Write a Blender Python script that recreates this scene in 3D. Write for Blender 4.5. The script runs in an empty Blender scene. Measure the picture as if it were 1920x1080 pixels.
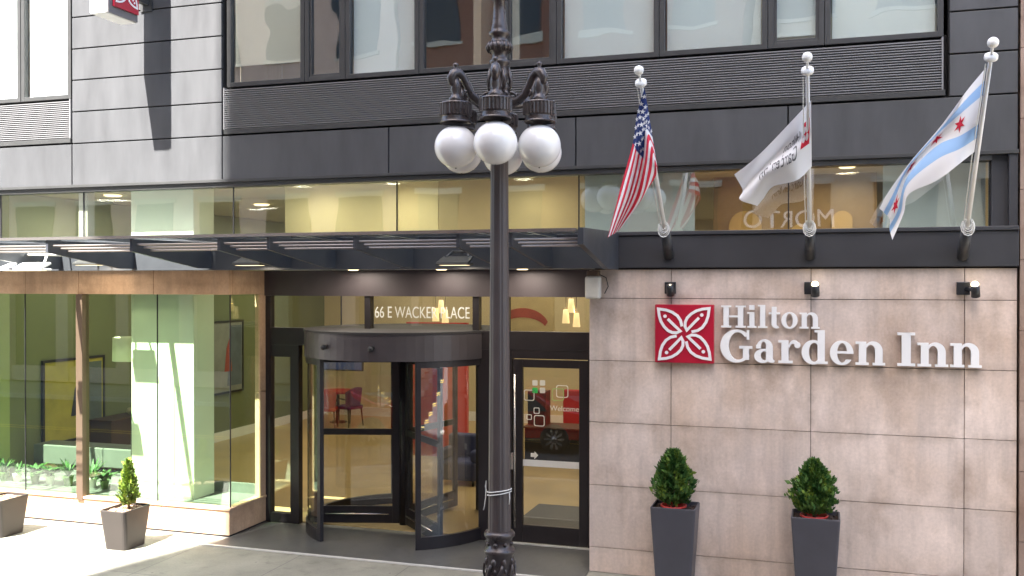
import bpy, bmesh, math, random
import numpy as np
from mathutils import Vector, Matrix
rnd = random.Random(7)
SC = bpy.context.scene
COL = SC.collection
R = math.radians
PI = math.pi
# ---------------------------------------------------------------- camera, sky, sun, exposure
cam = bpy.data.cameras.new('camera'); CAM = bpy.data.objects.new('camera', cam); COL.objects.link(CAM)
cam.sensor_width = 36; cam.lens = 36*1822/1920; cam.clip_end = 2000; cam.clip_start = 0.05
CAM.location = (0, -13.2, 4.03)
CAM.rotation_euler = (R(90-0.354), 0, R(17.85))
SC.camera = CAM
bpy.context.view_layer.update()
SUN_DIR = Vector((.16, .55, -1)).normalized()
world = bpy.data.worlds.new('World'); SC.world = world; world.use_nodes = True
wn = world.node_tree.nodes; wl = world.node_tree.links
sky = wn.new('ShaderNodeTexSky'); sky.sky_type = 'NISHITA'; sky.sun_disc = False
sky.sun_elevation = math.asin(-SUN_DIR.z)
sky.sun_rotation = math.atan2(-SUN_DIR.x, -SUN_DIR.y)
sky.air_density = 1.0; sky.dust_density = 3.0; sky.ozone_density = 0.6
wl.new(sky.outputs[0], wn['Background'].inputs[0]); wn['Background'].inputs[1].default_value = 0.075
sun = bpy.data.lights.new('sun', 'SUN'); sun.energy = 5.0; sun.angle = R(0.53); sun.color = (1, .97, .93)
so = bpy.data.objects.new('sun', sun); COL.objects.link(so); so.rotation_euler = SUN_DIR.to_track_quat('-Z', 'Y').to_euler(); so.location = (-10, -30, 60)
SC.view_settings.view_transform = 'Standard'; SC.view_settings.look = 'None'; SC.view_settings.exposure = 3.35; SC.view_settings.gamma = 1
SC.cycles.max_bounces = 8; SC.cycles.transparent_max_bounces = 24; SC.cycles.sample_clamp_indirect = 6.0

# ---------------------------------------------------------------- measuring helper: a photo pixel seen on the plane y = Y
_cm = CAM.matrix_world.copy(); _f = 1822.0
def at(px, py, Y=0.0):
    d = _cm.to_3x3() @ Vector(((px-960)/_f, (540-py)/_f, -1)); c = _cm.translation
    return c + d*((Y-c.y)/d.y)
# ---------------------------------------------------------------- materials
MATS = {}
def mat(name, col, rough=.6, metal=0, vary=0, vscale=3, bump=0, bscale=40, emit=None, estr=0, stretch=(1, 1, 1), spec=.5, trans=0, coat=0):
    if name in MATS: return MATS[name]
    m = bpy.data.materials.new(name); m.use_nodes = True; nt = m.node_tree; b = nt.nodes['Principled BSDF']
    b.inputs['Base Color'].default_value = (*col, 1); b.inputs['Roughness'].default_value = rough; b.inputs['Metallic'].default_value = metal
    b.inputs['Specular IOR Level'].default_value = spec; b.inputs['Coat Weight'].default_value = coat
    if trans: b.inputs['Transmission Weight'].default_value = trans
    if emit: b.inputs['Emission Color'].default_value = (*emit, 1); b.inputs['Emission Strength'].default_value = estr
    tc = nt.nodes.new('ShaderNodeTexCoord'); mp = nt.nodes.new('ShaderNodeMapping'); mp.inputs['Scale'].default_value = stretch
    nt.links.new(tc.outputs['Object'], mp.inputs[0])
    if vary:
        n = nt.nodes.new('ShaderNodeTexNoise'); n.inputs['Scale'].default_value = vscale; n.inputs['Detail'].default_value = 7; n.inputs['Roughness'].default_value = .6
        nt.links.new(mp.outputs[0], n.inputs[0])
        r = nt.nodes.new('ShaderNodeMapRange'); r.inputs[1].default_value = .25; r.inputs[2].default_value = .75; r.inputs[3].default_value = 1-vary; r.inputs[4].default_value = 1+vary
        nt.links.new(n.outputs[0], r.inputs[0])
        h = nt.nodes.new('ShaderNodeVectorMath'); h.operation = 'SCALE'; h.inputs[0].default_value = col
        nt.links.new(r.outputs[0], h.inputs['Scale']); nt.links.new(h.outputs[0], b.inputs['Base Color'])
        r2 = nt.nodes.new('ShaderNodeMapRange'); r2.inputs[3].default_value = max(0, rough-.12); r2.inputs[4].default_value = min(1, rough+.12)
        nt.links.new(n.outputs[0], r2.inputs[0]); nt.links.new(r2.outputs[0], b.inputs['Roughness'])
    if bump:
        n2 = nt.nodes.new('ShaderNodeTexNoise'); n2.inputs['Scale'].default_value = bscale; n2.inputs['Detail'].default_value = 5
        nt.links.new(mp.outputs[0], n2.inputs[0])
        bp = nt.nodes.new('ShaderNodeBump'); bp.inputs['Strength'].default_value = bump; bp.inputs['Distance'].default_value = .01
        nt.links.new(n2.outputs[0], bp.inputs['Height']); nt.links.new(bp.outputs[0], b.inputs['Normal'])
    MATS[name] = m; return m

def glass_mat(name, tint, ior=1.6, gain=1.0, wave=0.0):
    m = bpy.data.materials.new(name); m.use_nodes = True; nt = m.node_tree; nt.nodes.clear()
    o = nt.nodes.new('ShaderNodeOutputMaterial'); mx = nt.nodes.new('ShaderNodeMixShader')
    t = nt.nodes.new('ShaderNodeBsdfTransparent'); t.inputs[0].default_value = (*tint, 1)
    g = nt.nodes.new('ShaderNodeBsdfGlossy'); g.inputs['Roughness'].default_value = 0.0; g.inputs[0].default_value = (.95, .97, 1, 1)
    f0 = ((ior-1)/(ior+1))**2*gain                      # Schlick reflectance, the same from both sides of the pane
    ge = nt.nodes.new('ShaderNodeNewGeometry'); dt = nt.nodes.new('ShaderNodeVectorMath'); dt.operation = 'DOT_PRODUCT'
    nt.links.new(ge.outputs['Incoming'], dt.inputs[0]); nt.links.new(ge.outputs['Normal'], dt.inputs[1])
    def mth(op, a_, b_=None):
        n_ = nt.nodes.new('ShaderNodeMath'); n_.operation = op
        for i_, v_ in enumerate((a_, b_)):
            if v_ is None: continue
            if isinstance(v_, (int, float)): n_.inputs[i_].default_value = v_
            else: nt.links.new(v_, n_.inputs[i_])
        return n_.outputs[0]
    k_ = mth('POWER', mth('SUBTRACT', 1, mth('ABSOLUTE', dt.outputs['Value'])), 5)
    nt.links.new(mth('ADD', mth('MULTIPLY', k_, 1-f0), f0), mx.inputs[0])
    nt.links.new(t.outputs[0], mx.inputs[1]); nt.links.new(g.outputs[0], mx.inputs[2]); nt.links.new(mx.outputs[0], o.inputs[0])
    if wave:
        tc = nt.nodes.new('ShaderNodeTexCoord'); n = nt.nodes.new('ShaderNodeTexNoise'); n.inputs['Scale'].default_value = 1.3; n.inputs['Detail'].default_value = 1
        nt.links.new(tc.outputs['Object'], n.inputs[0]); b = nt.nodes.new('ShaderNodeBump'); b.inputs['Strength'].default_value = wave; b.inputs['Distance'].default_value = .03
        nt.links.new(n.outputs[0], b.inputs['Height']); nt.links.new(b.outputs[0], g.inputs['Normal'])
    return m
GL_CLEAR = glass_mat('clear_glass', (.96, .97, .94), 1.55, 1.0)
GL_GREEN = glass_mat('green_glass', (.90, .975, .89), 1.6, 1.4)
GL_UP = glass_mat('coated_glass', (.965, .985, .98), 1.9, 1.6, .14)
GL_RIB = glass_mat('clerestory_glass', (.955, .98, .945), 1.8, 1.8, .06)
GL_DOOR = glass_mat('door_glass', (.93, .93, .90), 1.7, 1.35)

def stone_mat(name, base, stain, px=1.822, pz=.865, x0=-1.984, z0=.346, amt=1.0):
    m = bpy.data.materials.new(name); m.use_nodes = True; nt = m.node_tree; N = nt.nodes; L = nt.links; b = N['Principled BSDF']
    b.inputs['Roughness'].default_value = .62; b.inputs['Specular IOR Level'].default_value = .35
    tc = N.new('ShaderNodeTexCoord')
    def noise(scale, st, det=6, off=(0, 0, 0)):
        mp = N.new('ShaderNodeMapping'); mp.inputs['Scale'].default_value = st; mp.inputs['Location'].default_value = off; L.new(tc.outputs['Object'], mp.inputs[0])
        n = N.new('ShaderNodeTexNoise'); n.inputs['Scale'].default_value = scale; n.inputs['Detail'].default_value = det; n.inputs['Roughness'].default_value = .62; L.new(mp.outputs[0], n.inputs[0]); return n.outputs[0]
    def rng(s, a, bb, c, d):
        r = N.new('ShaderNodeMapRange'); r.inputs[1].default_value = a; r.inputs[2].default_value = bb; r.inputs[3].default_value = c; r.inputs[4].default_value = d; L.new(s, r.inputs[0]); return r.outputs[0]
    def mix(f, A, B, t='MIX'):
        x = N.new('ShaderNodeMix'); x.data_type = 'RGBA'; x.blend_type = t
        if isinstance(f, (int, float)): x.inputs[0].default_value = f
        else: L.new(f, x.inputs[0])
        for s, v in ((6, A), (7, B)):
            if isinstance(v, tuple): x.inputs[s].default_value = (*v, 1)
            else: L.new(v, x.inputs[s])
        return x.outputs[2]
    big = rng(noise(.9, (1, 1, 1)), .35, .68, 0, 1)
    c = mix(big, base, tuple(v*.86 for v in base))
    warm = rng(noise(.55, (1, 1, .9), 3, (3, 0, 2)), .42, .66, 0, .75*amt)
    c = mix(warm, c, stain)
    streak = rng(noise(5.5, (1, 1, .09), 5), .44, .72, 0, .50*amt)
    c = mix(streak, c, tuple(v*.52 for v in base))
    fine = rng(noise(26, (1, 1, 1), 8), .3, .75, .88, 1.08)
    sp = N.new('ShaderNodeSeparateXYZ'); L.new(tc.outputs['Object'], sp.inputs[0])
    def cell(sock, p, o):
        a = N.new('ShaderNodeMath'); a.operation = 'SUBTRACT'; L.new(sock, a.inputs[0]); a.inputs[1].default_value = o
        w = N.new('ShaderNodeMath'); w.operation = 'DIVIDE'; L.new(a.outputs[0], w.inputs[0]); w.inputs[1].default_value = p
        f = N.new('ShaderNodeMath'); f.operation = 'FLOOR'; L.new(w.outputs[0], f.inputs[0]); return f.outputs[0]
    cb = N.new('ShaderNodeCombineXYZ'); L.new(cell(sp.outputs[0], px, x0), cb.inputs[0]); L.new(cell(sp.outputs[2], pz, z0), cb.inputs[2])
    wh = N.new('ShaderNodeTexWhiteNoise'); L.new(cb.outputs[0], wh.inputs[0])
    fm = N.new('ShaderNodeMath'); fm.operation = 'MULTIPLY'; L.new(fine, fm.inputs[0]); L.new(rng(wh.outputs[0], 0, 1, .90, 1.08), fm.inputs[1]); fine = fm.outputs[0]
    c = mix(rng(noise(1.7, (1, 1, .55), 5, (5, 0, 7)), .50, .66, 0, .55*amt), c, tuple(min(1, v*1.22) for v in base))
    c = mix(rng(noise(1.4, (1, 1, .8), 6, (1, 0, 4)), .52, .70, 0, .6*amt), c, tuple(v*.62 for v in stain))
    v = N.new('ShaderNodeVectorMath'); v.operation = 'SCALE'; L.new(c, v.inputs[0]); L.new(fine, v.inputs['Scale'])
    # grime that collects along the slab joints
    def edge(s, p, o):
        a = N.new('ShaderNodeMath'); a.operation = 'SUBTRACT'; L.new(s, a.inputs[0]); a.inputs[1].default_value = o
        w = N.new('ShaderNodeMath'); w.operation = 'PINGPONG'; L.new(a.outputs[0], w.inputs[0]); w.inputs[1].default_value = p/2; return w.outputs[0]
    e1 = rng(edge(sp.outputs[2], pz, z0), 0, .10, .55, 0); e2 = rng(edge(sp.outputs[0], px, x0), 0, .13, .5, 0)
    mxx = N.new('ShaderNodeMath'); mxx.operation = 'MAXIMUM'; L.new(e1, mxx.inputs[0]); L.new(e2, mxx.inputs[1])
    nm = N.new('ShaderNodeMath'); nm.operation = 'MULTIPLY'; L.new(mxx.outputs[0], nm.inputs[0]); L.new(rng(noise(2.3, (1, 1, 1), 4, (9, 0, 1)), .4, .65, 0, 1.0*amt), nm.inputs[1])
    c2 = mix(nm.outputs[0], v.outputs[0], tuple(x*.45 for x in stain))
    L.new(c2, b.inputs['Base Color'])
    bp = N.new('ShaderNodeBump'); bp.inputs['Strength'].default_value = .18; bp.inputs['Distance'].default_value = .004; L.new(noise(60, (1, 1, 1), 4), bp.inputs['Height']); L.new(bp.outputs[0], b.inputs['Normal'])
    return m
STONE = stone_mat('pink_limestone', (.68, .565, .495), (.56, .41, .305))
STONE_BAY = stone_mat('tan_limestone', (.60, .40, .265), (.50, .30, .17), 1.4, 5, -10.2, -1, .9)
M_PANEL = mat('zinc_panel', (.083, .084, .087), .42, .25, .16, 1.5, .12, 2.5, spec=.4, stretch=(2.2, 1, .5))
M_GAP = mat('joint_backing', (.012, .012, .013), .9)  # near-black backing seen through the panel joints
M_FRAME = mat('window_frame_metal', (.060, .060, .059), .42, .3, .08, 5, spec=.4)
M_LOUV = mat('louver_metal', (.235, .232, .235), .4, .35, .05, 4)
M_DARK = mat('bronze_frame', (.031, .027, .030), .38, .35, .10, 4, spec=.5)
M_FASC = mat('dark_fascia', (.050, .050, .054), .45, .3, .10, 2.2)
M_BLUE = mat('canopy_steel', (.075, .080, .092), .38, .4, .12, 3)
M_ROD = mat('canopy_rod', (.30, .26, .25), .35, .6)
M_STEEL = mat('brushed_steel', (.60, .56, .52), .25, .9)
M_MULL = mat('bronze_mullion', (.15, .105, .075), .4, .5)
M_WHITE = mat('white_paint', (.78, .77, .74), .45, vary=.04)
M_BLACK = mat('black_plastic', (.018, .018, .02), .4)
M_IRON = mat('cast_iron_paint', (.060, .048, .045), .30, .25, .25, 12, .25, 45, spec=.6)
M_GLOBE = mat('opal_globe', (.80, .785, .755), .22, vary=.05, spec=.5, coat=.3)
M_BLIND = mat('roller_blind', (.68, .72, .69), .9, vary=.04, vscale=1.2)
M_BLIND2 = mat('warm_blind', (.62, .58, .46), .9, vary=.05, vscale=1.2)
M_YEL = mat('yellow_wall', (.58, .50, .31), .8, vary=.06, vscale=.6)
M_OLIVE = mat('olive_wall', (.16, .175, .085), .8, vary=.08, vscale=.5)
M_COLM = mat('pale_column', (.58, .61, .50), .75, vary=.03)
M_CEIL = mat('ceiling_paint', (.50, .48, .34), .9)
M_FLOORT = mat('tan_floor', (.46, .34, .16), .35, vary=.14, vscale=1.2)
M_SOIL = mat('soil', (.045, .028, .02), 1, vary=.5, vscale=30, bump=1, bscale=50)
M_MULCH = mat('dry_mulch', (.22, .14, .09), 1, vary=.5, vscale=30, bump=1, bscale=50)
M_POT = mat('red_pot', (.55, .03, .02), .4)
M_TALL = mat('tall_planter_resin', (.062, .060, .070), .42, 0, .10, 3)
M_LOW = mat('low_planter_resin', (.032, .026, .023), .5, 0, .12, 4)
M_TRUNK = mat('bark', (.10, .065, .04), .9, vary=.3, vscale=20)
M_WOOD = mat('dark_wood', (.05, .025, .015), .5)
M_REDF = mat('red_fabric', (.38, .02, .02), .8)
M_PURP = mat('purple_fabric', (.13, .02, .13), .8)
M_NAVY = mat('navy_fabric', (.03, .04, .12), .8)
M_SIGNRED = mat('sign_red', (.42, .008, .030), .35, coat=.3)
M_LET = mat('letter_white', (.80, .79, .77), .4)
M_STRIP = mat('worn_aluminium', (.55, .54, .52), .45, .2)
def leafm(n, c): return mat(n, c, .5, vary=.35, vscale=9, spec=.3)
M_LEAF1 = leafm('leaf_dark', (.035, .095, .022)); M_LEAF2 = leafm('leaf_mid', (.085, .165, .035)); M_LEAF3 = leafm('leaf_yellow', (.15, .22, .03))

# ---------------------------------------------------------------- mesh helpers
class MB:
    def __init__(s): s.v = []; s.f = []; s.m = []; s.sm = []
    def add(s, vs, fs, mi=0, smooth=False):
        o = len(s.v); s.v += [tuple(v) for v in vs]
        for f in fs: s.f.append(tuple(i+o for i in f)); s.m.append(mi); s.sm.append(smooth)
        return s
    def box(s, x0, x1, y0, y1, z0, z1, mi=0):
        if x0 > x1: x0, x1 = x1, x0
        if y0 > y1: y0, y1 = y1, y0
        if z0 > z1: z0, z1 = z1, z0
        v = [(x0, y0, z0), (x1, y0, z0), (x1, y1, z0), (x0, y1, z0), (x0, y0, z1), (x1, y0, z1), (x1, y1, z1), (x0, y1, z1)]
        return s.add(v, [(0, 3, 2, 1), (4, 5, 6, 7), (0, 1, 5, 4), (1, 2, 6, 5), (2, 3, 7, 6), (3, 0, 4, 7)], mi)
    def prism(s, pts, d, mi=0, smooth=False):      # pts: 3D loop, d: extrusion vector
        n = len(pts); d = Vector(d); a = [Vector(p) for p in pts]; b = [p+d for p in a]
        fs = [tuple(range(n))[::-1], tuple(range(n, 2*n))]+[(i, (i+1) % n, n+(i+1) % n, n+i) for i in range(n)]
        return s.add(a+b, fs, mi, smooth)
    def lathe(s, prof, c=(0, 0, 0), seg=24, mi=0, smooth=True, flute=0, nf=0):
        n = len(prof); vs = []
        for k in range(seg):
            a = 2*PI*k/seg
            for r, z in prof:
                rr = r*(1+(flute*math.cos(nf*a) if nf else 0))
                vs.append((c[0]+rr*math.cos(a), c[1]+rr*math.sin(a), c[2]+z))
        fs = []
        for k in range(seg):
            k2 = (k+1) % seg
            for i in range(n-1): fs.append((k*n+i, k2*n+i, k2*n+i+1, k*n+i+1))
        if prof[0][0] > 1e-4: fs.append(tuple(k*n for k in range(seg))[::-1])
        if prof[-1][0] > 1e-4: fs.append(tuple(k*n+n-1 for k in range(seg)))
        return s.add(vs, fs, mi, smooth)
    def tube(s, pts, rad, seg=10, mi=0, smooth=True):
        pts = [Vector(p) for p in pts]; n = len(pts)
        if not hasattr(rad, '__len__'): rad = [rad]*n
        vs = []; up = Vector((0.13, .21, 1)).normalized(); prev = None
        for i, p in enumerate(pts):
            t = (pts[min(i+1, n-1)]-pts[max(i-1, 0)]).normalized()
            a = (prev if prev else t.cross(up)); a = (a-t*a.dot(t)); a = a.normalized() if a.length > 1e-6 else t.orthogonal().normalized(); prev = a
            b = t.cross(a)
            for k in range(seg): q = 2*PI*k/seg; vs.append(p+(a*math.cos(q)+b*math.sin(q))*rad[i])
        fs = [(i*seg+k, i*seg+(k+1) % seg, (i+1)*seg+(k+1) % seg, (i+1)*seg+k) for i in range(n-1) for k in range(seg)]
        fs += [tuple(range(seg))[::-1], tuple((n-1)*seg+k for k in range(seg))]
        return s.add(vs, fs, mi, smooth)
    def sphere(s, c, r, seg=24, rings=14, mi=0, sz=1):
        return s.lathe([(max(1e-5, r*math.sin(PI*i/rings)), -r*sz*math.cos(PI*i/rings)) for i in range(rings+1)], c, seg, mi)
    def build(s, name, m, parent=None, origin=None, bevel=0, seg=2):
        o0 = Vector(origin) if origin is not None else Vector((0, 0, 0))
        me = bpy.data.meshes.new(name); me.from_pydata([Vector(v)-o0 for v in s.v], [], s.f)
        for x in (m if isinstance(m, (list, tuple)) else [m]): me.materials.append(x)
        me.polygons.foreach_set('material_index', s.m); me.polygons.foreach_set('use_smooth', s.sm); me.update()
        bm = bmesh.new(); bm.from_mesh(me); bmesh.ops.recalc_face_normals(bm, faces=bm.faces); bm.to_mesh(me); bm.free()
        o = bpy.data.objects.new(name, me); COL.objects.link(o)
        if parent is None: o.location = o0
        else:
            o.parent = parent
            o.location = o0-worldloc(parent) if origin is not None else -worldloc(parent)
        if bevel:
            b = o.modifiers.new('bevel', 'BEVEL'); b.width = bevel; b.segments = seg; b.limit_method = 'ANGLE'; b.angle_limit = R(40)
        return o
def worldloc(o):
    v = Vector(o.location); p = o.parent
    while p: v += Vector(p.location); p = p.parent
    return v
def tag(o, label=None, cat=None, group=None, kind=None):
    if label: o['label'] = label
    if cat: o['category'] = cat
    if group: o['group'] = group
    if kind: o['kind'] = kind
    return o
def thing(name, label, cat, loc=(0, 0, 0), group=None):
    o = bpy.data.objects.new(name, None); COL.objects.link(o); o.location = loc; o.empty_display_size = .2
    return tag(o, label, cat, group)
def copy_tree(o, loc=None, parent=None, label=None):
    c = o.copy(); COL.objects.link(c)
    if parent: c.parent = parent
    if loc is not None: c.location = loc
    if label: c['label'] = label
    for ch in list(o.children): copy_tree(ch, parent=c)
    return c
def text_mesh(name, body, size, loc, m, parent, extrude=.002, mirror=False, rot=(PI/2, 0, 0), sx=1.0, spacing=1.0, align='LEFT'):
    cu = bpy.data.curves.new(name, 'FONT'); cu.body = body; cu.size = size; cu.extrude = extrude; cu.align_x = align; cu.space_character = spacing
    t = bpy.data.objects.new('tmp_text', cu); COL.objects.link(t); bpy.context.view_layer.update()
    me = bpy.data.meshes.new_from_object(t.evaluated_get(bpy.context.evaluated_depsgraph_get())); bpy.data.objects.remove(t)
    me.name = name; me.materials.clear(); me.materials.append(m)
    if mirror: me.transform(Matrix.Scale(-1, 4, (1, 0, 0)))
    me.transform(Matrix.Scale(sx, 4, (1, 0, 0))); me.transform(Matrix.Rotation(rot[0], 4, 'X')); me.transform(Matrix.Rotation(rot[2], 4, 'Z'))
    o = bpy.data.objects.new(name, me); COL.objects.link(o); o.location = Vector(loc)
    if parent: o.parent = parent; o.location = Vector(loc)-worldloc(parent)
    return o
def arc(cx, cz, rx, rz, a0, a1, n=14):
    return [(cx+rx*math.cos(R(a0+(a1-a0)*i/n)), cz+rz*math.sin(R(a0+(a1-a0)*i/n))) for i in range(n+1)]

# ---------------------------------------------------------------- the ground
def paving_mat(name, c1, sx, sy, mortar, ox=0, rough=.75):
    m = bpy.data.materials.new(name); m.use_nodes = True; N = m.node_tree.nodes; L = m.node_tree.links; b = N['Principled BSDF']; b.inputs['Roughness'].default_value = rough
    tc = N.new('ShaderNodeTexCoord'); mp = N.new('ShaderNodeMapping'); mp.inputs['Location'].default_value = (ox, .48, 0); L.new(tc.outputs['Object'], mp.inputs[0])
    br = N.new('ShaderNodeTexBrick'); br.offset = 0; br.inputs['Scale'].default_value = 1; br.inputs['Brick Width'].default_value = sx; br.inputs['Row Height'].default_value = sy
    br.inputs['Mortar Size'].default_value = .006; br.inputs['Mortar Smooth'].default_value = .2; br.inputs['Bias'].default_value = 0
    br.inputs['Color1'].default_value = (*c1, 1); br.inputs['Color2'].default_value = (*[v*.86 for v in c1], 1); br.inputs['Mortar'].default_value = (*mortar, 1); L.new(mp.outputs[0], br.inputs[0])
    def nz(s, a, bb, c, d, det=8):
        n = N.new('ShaderNodeTexNoise'); n.inputs['Scale'].default_value = s; n.inputs['Detail'].default_value = det; n.inputs['Roughness'].default_value = .65; L.new(tc.outputs['Object'], n.inputs[0])
        r = N.new('ShaderNodeMapRange'); r.inputs[1].default_value = a; r.inputs[2].default_value = bb; r.inputs[3].default_value = c; r.inputs[4].default_value = d; L.new(n.outputs[0], r.inputs[0]); return r.outputs[0]
    a = N.new('ShaderNodeMath'); a.operation = 'MULTIPLY'; L.new(nz(1.1, .3, .7, .72, 1.18), a.inputs[0]); L.new(nz(35, .3, .7, .9, 1.1), a.inputs[1])
    vo = N.new('ShaderNodeTexVoronoi'); vo.inputs['Scale'].default_value = 3.1; L.new(tc.outputs['Object'], vo.inputs[0])
    gm = N.new('ShaderNodeMapRange'); gm.inputs[1].default_value = .045; gm.inputs[2].default_value = .07; gm.inputs[3].default_value = .62; gm.inputs[4].default_value = 1; L.new(vo.outputs['Distance'], gm.inputs[0])
    a3 = N.new('ShaderNodeMath'); a3.operation = 'MULTIPLY'; L.new(a.outputs[0], a3.inputs[0]); L.new(gm.outputs[0], a3.inputs[1])
    a4 = N.new('ShaderNodeMath'); a4.operation = 'MULTIPLY'; L.new(a3.outputs[0], a4.inputs[0]); L.new(nz(4.5, .55, .72, 1, .7, 10), a4.inputs[1]); a = a4
    v = N.new('ShaderNodeVectorMath'); v.operation = 'SCALE'; L.new(br.outputs[0], v.inputs[0]); L.new(a.outputs[0], v.inputs['Scale']); L.new(v.outputs[0], b.inputs['Base Color'])
    bp = N.new('ShaderNodeBump'); bp.inputs['Strength'].default_value = .25; bp.inputs['Distance'].default_value = .004; L.new(nz(80, 0, 1, 0, 1), bp.inputs['Height']); L.new(bp.outputs[0], b.inputs['Normal'])
    return m
PAVE = paving_mat('concrete_paving', (.225, .215, .175), 1.75, 1.55, (.09, .085, .08), .35)
SLAB = paving_mat('entrance_slate', (.068, .067, .065), 2.6, 1.6, (.06, .06, .06), .9, .5)
ASPH = mat('asphalt', (.055, .055, .056), .85, vary=.25, vscale=2, bump=.5, bscale=90)
g = MB(); g.box(-400, 400, -400, 400, -.6, -.156); tag(g.build('ground', ASPH), kind='structure')
g = MB(); g.box(-90, 90, -14.6, -3.83, -.155, -.15); tag(g.build('road', ASPH), kind='structure')
g = MB(); g.box(-90, 90, -3.68, 14, -.15, 0); tag(g.build('pavement', PAVE), kind='structure')
g = MB(); g.box(-90, 90, -18, -14.75, -.15, 0); tag(g.build('far_pavement', PAVE), kind='structure')
KERB = mat('kerb_granite', (.3, .29, .27), .7, vary=.15)
g = MB(); g.box(-90, 90, -3.83, -3.68, -.15, .004); g.box(-90, 90, -14.75, -14.6, -.15, .004); tag(g.build('kerb', KERB, bevel=.01), kind='structure')
g = MB(); g.box(-30, 20, -9.3, -9.2, -.150, -.146); g.box(-30, 20, -9.0, -8.9, -.150, -.146); tag(g.build('road_marking', mat('yellow_line', (.6, .42, .06), .7)), kind='structure')
g = MB(); g.box(-8.93, -3.118, -.46, 1.0, .0, .012); tag(g.build('entrance_slab', SLAB), kind='structure')
g = MB(); g.box(-9.6, -2.4, -.52, -.495, .001, .016); g.box(-9.6, -2.4, -.485, -.462, .001, .014); tag(g.build('threshold_strip', M_STRIP), kind='structure')

# ---------------------------------------------------------------- the hotel building
B = thing('hotel_building', 'modern hotel front with dark zinc panels, pink stone wall and glass entrance', 'building')
XR = 2.245; XL = -16.5; YB = 1.1; XB = -8.93
# backing wall (dark, seen in the joints)
g = MB()
g.box(-9.04, XR, .02, .2, 5.66, 6.32); g.box(XL, -9.04, .02, .2, 5.66, 6.32)
g.box(1.46, XR, .02, .2, 6.32, 11.4); g.box(-11.95, -9.04, .02, .2, 6.32, 11.4); g.box(-9.04, 1.46, .14, .3, 6.32, 7.14); g.box(XL, -11.95, .14, .3, 6.32, 7.14)
g.box(XL, XR, .05, .3, 10.1, 11.4)
g.build('backing_wall', M_GAP, B)
def panels(name, rects, m, y0=-.02, y1=.019, gap=.011, bev=.004):
    g = MB()
    for x0, x1, z0, z1 in rects: g.box(x0+gap, x1-gap, y0, y1, z0+gap, z1-gap)
    return g.build(name, m, B, bevel=bev)
zr = [6.333, 6.86, 7.385, 7.905, 8.43, 8.95, 9.47, 9.99, 10.5, 11.0, 11.4]
rc = []
xs = [-20.4, -17.5, -14.8, -11.95, -9.04, -6.167, -3.31, -.462, 2.245]
for i in range(1, 8): rc.append((max(xs[i], XL), xs[i+1], 5.638, 6.333))
for i in range(len(zr)-1):
    rc.append((-11.95, -9.04, zr[i], zr[i+1])); rc.append((1.46, 2.245, zr[i], zr[i+1]))
rc += [(xs[i], xs[i+1], 10.12, 10.75) for i in (4, 5, 6)]+[(-.462, 1.46, 10.12, 10.75)]+[(xs[i], xs[i+1], 10.75, 11.4) for i in (4, 5, 6)]+[(-.462, 1.46, 10.75, 11.4), (XL, -11.95, 10.12, 11.4)]
panels('metal_cladding', rc, M_PANEL)
# ledge under the louvers, head reveal over the clerestory
g = MB()
g.box(-9.0, 1.42, -.035, .12, 6.352, 6.425); g.box(XL, -11.97, -.035, .12, 6.352, 6.425)
g.box(XL, XR, -.045, .2, 5.60, 5.648); g.box(XL, 1.95, -.01, .19, 5.53, 5.598)
g.build('ledge_trim', M_FRAME, B, bevel=.004)
def louver(x0, x1, z0, z1):
    g = MB(); n = 19; h = (z1-z0)/n
    for i in range(n):
        z = z0+h*i
        g.prism([(x0, -.012, z), (x0, -.012, z+h*.42), (x0, .02, z+h*.62), (x0, .06, z+h*.62), (x0, .06, z)], (x1-x0, 0, 0))
    g.box(x0-.02, x0, -.02, .08, z0-.015, z1+.015); g.box(x1, x1+.02, -.02, .08, z0-.015, z1+.015); g.box(x0, x1, .061, .12, z0, z1)
    return g.build('louver_panel', M_LOUV, B)
louver(-9.0, 1.38, 6.445, 7.07); louver(XL, -12.0, 6.445, 7.07)
# upper windows
def window(x0, x1, z0, z1, blind=None, y=.03, fr=.07, pm=None, drop=0, narrow=False, gls=None):
    p = MB(); d = .10
    p.box(x0, x0+fr, y, y+d, z0, z1); p.box(x1-fr, x1, y, y+d, z0, z1); p.box(x0+fr, x1-fr, y, y+d, z0, z0+fr); p.box(x0+fr, x1-fr, y, y+d, z1-fr, z1)
    if narrow:
        q = fr*.55; a0, a1, b0, b1 = x0+fr, x1-fr, z0+fr, z1-fr
        p.box(a0, a0+q, y+.02, y+d-.01, b0, b1); p.box(a1-q, a1, y+.02, y+d-.01, b0, b1); p.box(a0+q, a1-q, y+.02, y+d-.01, b0, b0+q)
    w = p.build('window', M_FRAME, B, bevel=.004)
    g = MB(); g.box(x0+fr-.005, x1-fr+.005, y+.055, y+.067, z0+fr-.005, z1-fr+.005); g.build('pane', gls or GL_UP, w)
    if blind:
        b = MB(); n = 24; xa, xb = x0+fr+.02, x1-fr-.02; pts = []
        b.box(xa, xb, y+.105, y+.111, z0+drop+fr, z1); b.box(xa, xb, y+.095, y+.12, z0+drop+fr-.03, z0+drop+fr)
        b.build('blind', blind, w)
    return w
def XU(px, py, Y=.08): return at(px, py, Y).x
ZW0 = 7.10; ZW1 = 10.08
ws = [(430, 574, 'B', .30, 0), (574, 650, None, 0, 1), (650, 788, 'B', 0, 0), (788, 945, None, 0, 0), (945, 1045, None, 0, 1), (1045, 1237, 'B', 0, 0), (1237, 1440, 'B', 0, 0), (1440, 1546, 'D', .12, 1), (1546, 1762, 'B', .0, 0)]
edges = [XU(w[0], 110) for w in ws]+[1.41]
edges[0] = -8.99
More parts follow.
